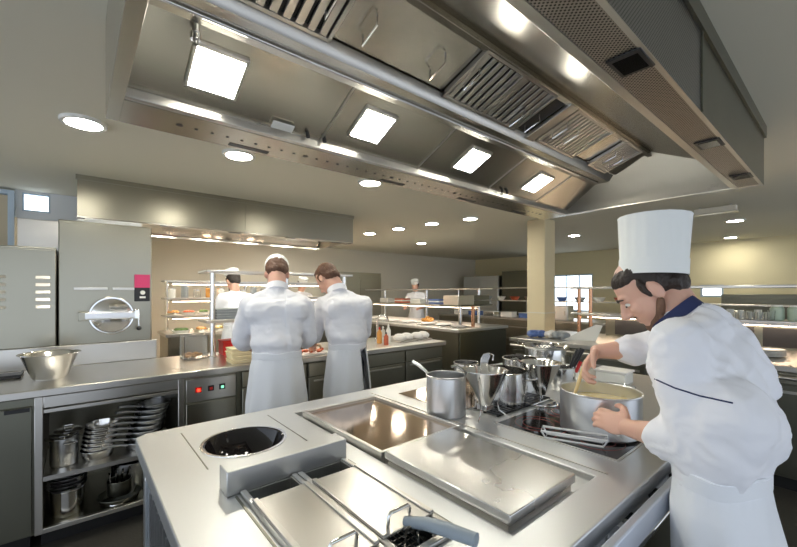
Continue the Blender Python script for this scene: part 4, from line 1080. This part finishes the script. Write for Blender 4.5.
# --- two chefs at the left line
J1 = dict(pelvis=(0, 0, .93), waist=(0, 0, 1.035), belly=(0, .01, 1.14), chest=(0, .06, 1.30), neck=(0, .095, 1.48), head=(.0, .215, 1.585), hd=(0, 1, math.radians(52)),
          lsho=(-.180, .06, 1.365), lelb=(-.245, .12, 1.13), lwri=(-.15, .33, 1.03), lhand=((.3, .8, -.2), (.2, 0, -1), (1, 0, 0), .5),
          rsho=(.180, .06, 1.365), relb=(.225, .12, 1.13), rwri=(.15, .34, 1.02), rhand=((-.1, .9, -.1), (-.2, 0, -1), (-1, 0, 0), .5), cuff=.35, cuff_r=.058,
          extra=[('e', (0, -.01, 1.12), (.175, .125, .09)), ('c', (-.12, .01, 1.33), .085, (.12, .01, 1.33), .085)])
F1, R1, hc1, ja1, bo1 = figure((1.04, 2.52, 0), math.radians(-22), 'person in whites seen from behind, left one of the two at the worktop', J1, 'mid', HAIRB, seed=5.1, hem=.42, fold=.009, waist_r=(.150, .118))
J2 = dict(pelvis=(0, 0, .93), waist=(0, 0, 1.045), belly=(0, .01, 1.14), chest=(-.005, .06, 1.30), neck=(-.03, .10, 1.47), head=(-.075, .205, 1.565), hd=(-.35, .9, math.radians(48)),
          lsho=(-.160, .09, 1.355), lelb=(-.195, .17, 1.14), lwri=(-.14, .35, 1.02), lhand=((.3, .8, -.2), (.2, 0, -1), (1, 0, 0), .5),
          rsho=(.165, .04, 1.36), relb=(.20, .10, 1.13), rwri=(.12, .34, 1.02), rhand=((-.3, .9, -.1), (-.2, 0, -1), (-1, 0, 0), .5), cuff=.35, cuff_r=.056,
          extra=[('e', (0, -.01, 1.12), (.16, .12, .09)), ('c', (-.11, .01, 1.33), .085, (.12, .01, 1.33), .085)])
F2, R2, hc2, ja2, bo2 = figure((1.60, 2.52, 0), math.radians(-5), 'person with brown hair in whites, right one of the two at the worktop', J2, 'mid', HAIRB, seed=8.7, hem=.42, fold=.009, gap=(-72, -38), waist_r=(.140, .112))
def cap(F_, R, hc, lab):
    c = hc+R@Vector((0, -.012, .055))
    o = thing('low_chef_cap', lab, 'hat', c)
    MB().lathe([(.088, -.01), (.090, .05), (.086, .062), (0, .066), (0, .060), (.083, .058), (.085, .05), (.084, -.01), (.088, -.01)], c, 40, R, (.96, 1.12)).obj('crown', PAPER, o)
cap(F1, R1, hc1, 'low white cap on the bowed head of the left chef at the worktop')
for F__, n_ in ((F1, (0, .095, 1.475)), (F2, (-.03, .10, 1.465))):
    ring_band(F__, F__.P(n_)-Vector((0, 0, .02)), F__.V((0, .55, .83)), .070, .074, .050, WHITE, flare=.0, up=F__.f)
pk = piping(F1, ja1, [(285, 287), (286, 305), (286, 330)], WHITE2, 'back_seam', .003)
o = thing('chopping_board', 'small pale chopping board with red meat in front of the two chefs', 'board', (1.50, 3.04, T))
MB().box(1.28, 1.70, 2.93, 3.16, T+.0005, T+.02).obj('board', CERAM, o, bevel=.004)
f = MB()
for i in range(12): f.ell((1.33+.03*i, 3.02+random.uniform(-.05, .05), T+.034), (.025, .02, .014), 8)
f = f.obj('meat', FOODR, o); f['kind'] = 'stuff'

# --- cooks working in the background
J3 = dict(pelvis=(0, 0, .93), waist=(0, 0, 1.03), belly=(0, .01, 1.14), chest=(0, .04, 1.30), neck=(0, .06, 1.46), head=(0, .11, 1.60), hd=(0, 1, math.radians(25)),
          lsho=(-.17, .03, 1.38), lelb=(-.24, .12, 1.16), lwri=(-.18, .33, 1.10), lhand=((.1, .9, 0), (.2, 0, -1), (1, 0, 0), .4),
          rsho=(.17, .03, 1.38), relb=(.24, .12, 1.16), rwri=(.16, .33, 1.10), rhand=((-.1, .9, 0), (-.2, 0, -1), (-1, 0, 0), .4), cuff=.35, cuff_r=.052)
def bgcook(x, y, hd, lab):
    F_, R, hc, ja, bo = figure((x, y, 0), hd, lab, J3, 'low', HAIR, seed=x, fold=.004, hem=.45)
    c = hc+R@Vector((0, -.012, .07)); o = thing('low_chef_cap', 'white cap on the cook at the '+lab.split(' at the ')[-1], 'hat', c)
    MB().lathe([(.084, -.01), (.09, .07), (0, .075), (0, .068), (.086, .062), (.080, -.01), (.084, -.01)], c, 24, R, (1, 1.1)).obj('crown', PAPER, o)
bgcook(1.55, 5.02, math.radians(10), 'person working in whites at the rear food line left of the left chef')
bgcook(6.0, 6.5, math.radians(120), 'person leaning in whites at the far end of the pass counter')
bgcook(3.3, 6.9, math.radians(180), 'person standing in whites at the back wall behind the wall hood')

# ------------------------------------------------------------------ background kitchen
def counter(name, lab, x0, x1, y0, y1, topm=ST, body=STD, face='-x', n=3):
    r = thing(name, lab, 'counter', ((x0+x1)/2, (y0+y1)/2, 0))
    MB().box(x0+.03, x1-.03, y0+.03, y1-.03, .10, T-.046).obj('carcass', body, r)
    MB().box(x0+.08, x1-.08, y0+.08, y1-.08, 0, .10).obj('plinth', BLK, r)
    MB().box(x0, x1, y0, y1, T-.045, T).obj('top', topm, r, bevel=.006)
    for i in range(n):
        if face == '-x':
            a = y0+.04+(y1-y0-.08)*i/n; b = y0+.04+(y1-y0-.08)*(i+1)/n
            d = MB().box(x0+.012, x0+.029, a+.006, b-.006, .12, T-.14).obj('door', body, r, bevel=.003)
            MB().box(x0+.002, x0+.0118, a+.05, b-.05, T-.20, T-.18).obj('door_handle', ST, d)
            MB().box(x0+.012, x0+.029, a+.006, b-.006, T-.13, T-.055).obj('drawer', STB, r, bevel=.002)
        else:
            a = x0+.04+(x1-x0-.08)*i/n; b = x0+.04+(x1-x0-.08)*(i+1)/n
            d = MB().box(a+.006, b-.006, y0+.012, y0+.029, .12, T-.06).obj('door', body, r, bevel=.003)
    return r
counter('pass_counter', 'long pass counter with dark end panel beyond the left worktop', 4.15, 5.37, 3.62, 7.05, STT, STD, '-y', 1)
counter('service_counter', 'service counter with dark oven doors behind the island pots', 3.95, 5.2, -1.6, 2.655, ST, STD, '-x', 6)
counter('rear_counter', 'rear food line counter seen between the steamer and the left chef', .86, 3.6, 5.62, 6.3, ST, STB, '-y', 4)
counter('far_counter', 'farthest counter below the windows at the end of the room', 7.0, 7.8, -1.5, 6.8, ST, STB, '-x', 6)
def gantry(name, lab, x0, x1, y0, y1, posts, levels, zt, pm=STP, zb=T, r=.022):
    g = thing(name, lab, 'shelf', ((x0+x1)/2, (y0+y1)/2, zb))
    for (x, y) in posts: MB().tube([(x, y, zb), (x, y, zt)], r, 12).obj('post', pm, g)
    for z_ in levels: MB().box(x0, x1, y0, y1, z_-.022, z_).obj('shelf', ST, g, bevel=.004)
    return g
gantry('shelf_gantry', 'two tier overshelf running along the pass counter', 4.98, 5.32, 3.9, 7.1, [(5.15, 4.05), (5.15, 5.3), (5.15, 6.6)], [1.24, 1.52], 1.5)
gantry('shelf_gantry', 'two tier overshelf with bright heat lamps on the service counter', 4.80, 5.18, -1.5, 2.33, [(4.86, 2.10), (4.86, 2.24), (4.86, 1.12), (4.86, -1.0)], [1.20, 1.52], 1.5, COPPER)
g2 = gantry('shelf_gantry', 'three tier shelf of dishes above the rear food line', .9, 3.5, 5.95, 6.25, [(.95, 6.1), (2.0, 6.1), (3.45, 6.1)], [1.14, 1.38, 1.62], 1.6)
# heat lamps under the shelves (real lamps of the pass)
def lampbar(x, y0, y1, z_, lab, along='y', m=HEAT):
    o = thing('heat_lamp_bar', lab, 'heat lamp', (x if along == 'y' else (y0+y1)/2, (y0+y1)/2 if along == 'y' else x, z_-.03))
    if along == 'y':
        MB().box(x-.05, x+.05, y0, y1, z_-.03, z_-.0005).obj('housing', ST, o); MB().box(x-.02, x+.02, y0+.02, y1-.02, z_-.036, z_-.031).obj('tube', m, o)
    else:
        MB().box(y0, y1, x-.05, x+.05, z_-.03, z_-.0005).obj('housing', ST, o); MB().box(y0+.02, y1-.02, x-.02, x+.02, z_-.036, z_-.031).obj('tube', m, o)
lampbar(4.98, -1.4, 2.2, 1.178, 'heat lamp bar under the overshelf of the service counter')
lampbar(5.15, 4.1, 7.0, 1.218, 'heat lamp bar under the overshelf of the pass counter')
lampbar(6.1, 1.0, 3.3, 1.118, 'heat lamp bar under the lowest shelf of the rear food line', 'x')
lampbar(6.1, 1.0, 3.3, 1.598, 'heat lamp bar under the top shelf of the rear food line', 'x')
lampbar(6.1, 1.0, 3.3, 1.358, 'heat lamp bar under the middle shelf of the rear food line', 'x')
# food and dishes
def dish(x, y, z_, R, food, lab, grp, cat='dish'):
    o = thing('food_dish', lab, cat, (x, y, z_), grp)
    MB().lathe(wall_prof([(0, 0), (R*.8, 0), (R, .035)], .004), (x, y, z_), 20).obj('dish_body', CERAM if food in (FOODR, FOODG) else STP, o)
    f = MB()
    for i in range(7): f.ell((x+random.uniform(-.5, .5)*R, y+random.uniform(-.5, .5)*R, z_+.032+random.uniform(0, .015)), (R*.4, R*.35, .022), 8)
    f = f.obj('food', food, o); f['kind'] = 'stuff'
pos = ['first', 'second', 'third', 'fourth', 'fifth', 'sixth', 'seventh', 'eighth', 'ninth', 'tenth', 'eleventh', 'twelfth']
foods = [FOODO, FOODR, FOODG, FOODO, SOUP, FOODR]
fnames = ['orange', 'red', 'green', 'orange', 'yellow', 'red']
for i in range(9):
    dish(1.02+.19*i, 6.06, 1.1405, .09, foods[i % 6], pos[i]+' dish from the left on the lowest rear shelf, with '+fnames[i % 6]+' food', 'dishes on the lowest rear shelf')
for i in range(8):
    dish(1.06+.24*i, 5.78, T+.0005, .115, foods[(i+2) % 6], pos[i]+' dish from the left on the rear counter, with '+fnames[(i+2) % 6]+' food', 'dishes on the rear counter')
for i in range(9):
    x = 1.0+.16*i; m_ = (CERAM, GREYP, PLAST, FOODO, CERAM, BLK)[i % 6]; hh = (.12, .16, .10, .14)[i % 4]
    o = thing('storage_jar', pos[i]+' jar from the left on the middle rear shelf', 'jar', (x, 6.07, 1.3805), 'jars on the middle rear shelf')
    MB().lathe([(0, 0), (.045, 0), (.048, .01), (.048, hh), (0, hh)], (x, 6.07, 1.3805), 18).obj('body', m_, o)
    MB().lathe([(0, hh), (.05, hh), (.05, hh+.015), (0, hh+.015)], (x, 6.07, 1.3805), 18).obj('lid', STP, o)
# pass counter goods
f = MB()
c = Vector((4.75, 4.85, T))
o = thing('food_mound', 'orange and pink garnish heap on the pass counter below the overshelf post', 'food', c)
MB().lathe([(0, 0), (.17, 0), (.19, .02), (.16, .012), (0, .01)], c, 28).obj('platter', CERAM, o)
for i in range(22): a = random.uniform(0, 6.28); r_ = random.uniform(0, .12); f.ell((c.x+r_*math.cos(a), c.y+r_*math.sin(a), T+.03+random.uniform(0, .07)*(1-r_/.15)), (.04, .03, .03), 8)
f = f.obj('food', FOODO, o); f['kind'] = 'stuff'
for i in range(7):
    y = 3.85+.33*i if i < 3 else 3.95+.36*i
    c = Vector((4.42+.02*(i % 2), y, T))
    o = thing('linen_bundle', pos[i]+' white cloth covered tray from the near end of the pass counter', 'cloth', c, 'cloth covered trays on the pass counter')
    MB().box(c.x-.16, c.x+.16, c.y-.12, c.y+.12, T+.0005, T+.015).obj('tray', STP, o, bevel=.003)
    MB().ell((c.x, c.y, T+.03), (.14, .11, .018), 16).obj('cloth', CLOTHW, o)
for i in range(6):
    c = Vector((5.14, 4.0+.5*i, 1.2405))
    o = thing('folded_cloth_pile', pos[i]+' small pile from the near end on the lower shelf over the pass', 'pile', c, 'piles on the shelf over the pass')
    m_ = (GREYP, PINK, BLUEP, CERAM, FOODR, CERAM)[i]
    for k in range(3): MB().box(c.x-.10, c.x+.10, c.y-.14, c.y+.14, c.z+.03*k, c.z+.03*k+.027).obj('layer', CERAM if k % 2 else m_, o, bevel=.008)
# steel box stack on two posts at the near end of the pass
o = thing('plate_warmer_stack', 'steel two part box standing on two posts at the near end of the pass', 'warmer', (4.58, 3.85, T))
for (x, y) in ((4.42, 3.82), (4.72, 3.82)): MB().tube([(x, y, T), (x, y, 1.25)], .028, 14).obj('post', COPPER if x > 4.6 else STP, o)
MB().box(4.24, 4.60, 3.70, 4.0, 1.27, 1.41).obj('left_box', ST, o, bevel=.006)
MB().box(4.605, 4.98, 3.70, 4.0, 1.27, 1.33).box(4.605, 4.98, 3.70, 4.0, 1.34, 1.41).obj('right_box', STD, o, bevel=.006)
MB().box(4.20, 5.0, 3.66, 4.04, 1.25, 1.268).obj('shelf', STD, o, bevel=.003)
# service counter goods
random.seed(3)
c = on(530, 334, T); c.x = max(c.x, 4.15)
c = Vector((4.22, 2.45, T))
for i, (dx, dy, m_, nm) in enumerate(((0, 0, BLUEP, 'blue grey'), (.05, -.13, CLOTHW, 'white'), (.02, -.27, GREYP, 'grey'))):
    f = MB(); cc = c+Vector((dx, dy, 0))
    me = remeshed('crumpled_cloth', [('e', ellm(cc+Vector((random.uniform(-.05, .05), random.uniform(-.05, .05), .035)), (.07, .06, .032))) for _ in range(4)], .012, 2)
    folds(me, .02, 14, (1, 1, 1), True, i*3.)
    zm = min(v.co.z for v in me.vertices)
    me.transform(Matrix.Translation(-Vector((cc.x, cc.y, zm)))); shade(me)
    o = link('crumpled_cloth', me, m_, None, smooth=False); o.location = (cc.x, cc.y, T)
    tag(o, nm+' crumpled cloth on the left end of the service counter', 'cloth', 'crumpled cloths on the service counter')
o = thing('white_board', 'sloping white board standing on the service counter left of the posts', 'board', (4.3, 1.96, T))
MB().poly([(4.22, 2.12, T+.001), (4.34, 1.82, T+.001), (4.42, 1.78, T+.17), (4.40, 1.84, T+.18), (4.33, 2.02, T+.08)], (.012, .004, 0)).obj('panel', CERAM, o)
MB().box(4.35, 4.45, 1.88, 1.96, T, T+.03).obj('foot', ST, o)
o = thing('paper_stack', 'loose white papers lying on the service counter', 'paper', (4.35, 1.5, T))
for k in range(4): MB().box(4.22+.01*k, 4.48+.01*k, 1.32+.015*k, 1.62-.01*k, T+.0005+.003*k, T+.003+.003*k).obj('sheet', PAPER, o)
for i in range(10):
    y = .80-.034*i; hh = .07 if i % 3 else .09
    c = Vector((4.88 if i % 2 else 4.99, y, 1.2005))
    o = thing('drinking_glass', pos[i]+' glass from the left on the shelf right of the chef', 'glass', c, 'glasses on the shelf right of the chef')
    MB().lathe(wall_prof([(0, 0), (.024, 0), (.029, hh)], .003), c, 20).obj('bowl', GLASS if i % 2 else CERAM, o)
for i in range(3):
    c = Vector((4.93, .46-.115*i, 1.2005))
    o = thing('green_jar', ('left', 'middle', 'right')[i]+' one of the three pale green jars at the right picture edge', 'jar', c, 'pale green jars on the shelf')
    MB().lathe([(0, 0), (.046, 0), (.050, .02), (.050, .11), (.036, .125), (0, .125)], c, 24).obj('body', plain('pale_green_glaze%d' % i, (.50, .62, .50), .3), o)
    MB().lathe([(0, .125), (.04, .125), (.04, .14), (0, .14)], c, 24).obj('lid', CERAM, o)
o = thing('counter_oven', 'black oven block standing under the overshelf of the service counter', 'oven', (5.0, .3, T))
MB().box(5.06, 5.19, -1.4, 2.0, T+.0005, 1.14).obj('back_panel', STD, o)
for i in range(5): MB().box(5.045, 5.06, -1.35+.66*i, -.75+.66*i, T+.02, 1.12).obj('black_door', BLK, o, bevel=.003)
for i in range(5):
    c = Vector((4.45, .9-.42*i, T))
    o = thing('plate_stack', pos[i]+' stack of white plates from the left on the service counter', 'plates', c, 'plate stacks on the service counter')
    for k in range(5): MB().lathe([(0, 0), (.07, 0), (.12, .014), (.12, .018), (.07, .006), (0, .006)], c+Vector((0, 0, .0005+.011*k)), 28).obj('plate', CERAM, o)
# front of service counter: grey steel handrail with dark knobs
o = thing('counter_rail', 'steel rail along the front edge of the service counter', 'rail', (3.92, .5, .86))
MB().tube([(3.90, -1.5, .84), (3.90, 2.6, .84)], .014, 12).obj('bar', ST, o)
for y in (-1.3, 0, 1.3, 2.5): MB().box(3.90, 3.949, y-.01, y+.01, .885, .90).box(3.893, 3.907, y-.01, y+.01, .84, .90).obj('bracket', ST, o)
# tall fridges and equipment further back
def block(name, lab, cat, x0, x1, y0, y1, z0, z1, m_, face='-x', n=2, grp=None):
    r = thing(name, lab, cat, ((x0+x1)/2, (y0+y1)/2, z0), grp)
    MB().box(x0, x1, y0, y1, z0, z1).obj('body', m_, r, bevel=.008)
    for i in range(n):
        if face == '-x':
            a = y0+(y1-y0)*i/n; b = y0+(y1-y0)*(i+1)/n
            d = MB().box(x0-.02, x0-.001, a+.01, b-.01, z0+(z1-z0)*.05, z1-(z1-z0)*.05).obj('door', m_, r, bevel=.004); MB().box(x0-.04, x0-.0205, a+.04, a+.06, z0+(z1-z0)*.35, z0+(z1-z0)*.65).obj('handle', ST, d)
        else:
            a = x0+(x1-x0)*i/n; b = x0+(x1-x0)*(i+1)/n
            d = MB().box(a+.01, b-.01, y0-.02, y0-.001, z0+(z1-z0)*.05, z1-(z1-z0)*.05).obj('door', m_, r, bevel=.004); MB().box(a+.04, a+.06, y0-.04, y0-.0205, z0+(z1-z0)*.35, z0+(z1-z0)*.65).obj('handle', ST, d)
    return r
block('tall_fridge', 'steel double fridge at the back wall behind the pass counter', 'fridge', 4.3, 5.5, 6.95+.25, 7.58, 0, 1.9, STB, '-y', 2)
block('tall_fridge', 'dark steel fridge on the far wall left of the column', 'fridge', 8.6, 9.45, 5.2, 6.0, 0, 2.0, STD, '-x', 1)
block('tall_fridge', 'pale steel fridge on the far wall in the back corner', 'fridge', 8.6, 9.45, 6.1, 7.3, 0, 1.9, STS, '-x', 2)
block('baking_oven', 'dark deck oven on the far wall right of the daylight window', 'oven', 8.6, 9.45, .4, 1.5, 0, 1.42, STD, '-x', 1)
block('coffee_machine', 'low steel machine on the far counter behind the tall hat', 'machine', 7.03, 7.27, .9, 1.5, T+.0005, 1.20, STB, '-x', 1)
block('microwave', 'small steel microwave on the far counter right of the column', 'microwave', 7.03, 7.27, 3.45, 3.75, T+.0005, 1.20, STS, '-x', 1)
gantry('shelf_gantry', 'overshelf on thin posts along the far counter', 7.3, 7.6, -1.4, 6.7, [(7.45, -1.0), (7.45, 1.7), (7.45, 4.2), (7.45, 6.5)], [1.28, 1.56], 1.54, STP)
for i in range(12):
    y = 6.3-.36*i; c = Vector((7.45, y, 1.2805)); m_ = (CERAM, BLUEP, GREYP, CERAM, FOODR, STP)[i % 6]
    o = thing('serving_bowl', pos[i]+' bowl from the left on the far overshelf', 'bowl', c, 'bowls on the far overshelf')
    MB().lathe(wall_prof([(0, 0), (.06, 0), (.11, .08)], .006), c, 20).obj('bowl_body', m_, o)
for i in range(6):
    y = 6.2-.45*i; c = Vector((7.2, y, T+.0005)); m_ = (CLOTHW, BLUEP, STP)[i % 3]
    o = thing('storage_tub', pos[i]+' tub from the left on the far counter', 'container', c, 'tubs on the far counter')
    MB().box(c.x-.1, c.x+.1, c.y-.14, c.y+.14, c.z, c.z+.10).obj('tub_body', m_, o, bevel=.008)
    MB().box(c.x-.105, c.x+.105, c.y-.145, c.y+.145, c.z+.1002, c.z+.112).obj('lid', CERAM, o, bevel=.003)

# ------------------------------------------------------------------ lights, sky, camera
W = bpy.data.worlds.new('World'); SC.world = W; W.use_nodes = True
bg = W.node_tree.nodes['Background']; bg.inputs[0].default_value = (.80, .88, 1.0, 1); bg.inputs[1].default_value = 1.1
def area(name, loc_, rot, sx, sy, e, col=(1, .95, .85)):
    l = bpy.data.lights.new(name, 'AREA'); l.shape = 'RECTANGLE'; l.size = sx; l.size_y = sy; l.energy = e; l.color = col
    o = bpy.data.objects.new(name, l); COL.objects.link(o); o.location = loc_; o.rotation_euler = rot; return o
cam = bpy.data.cameras.new('camera'); cam.sensor_width = 36; cam.lens = F*36/797; cam.shift_y = (CY-273.5)/797; cam.clip_start = .02
co = bpy.data.objects.new('camera', cam); COL.objects.link(co); co.location = (0, 0, H); co.rotation_euler = (math.radians(90), 0, math.radians(50-90))
SC.camera = co
vs = SC.view_settings; vs.view_transform = 'Standard'; vs.look = 'None'; vs.gamma = 1; vs.exposure = .48; vs.use_curve_mapping = False
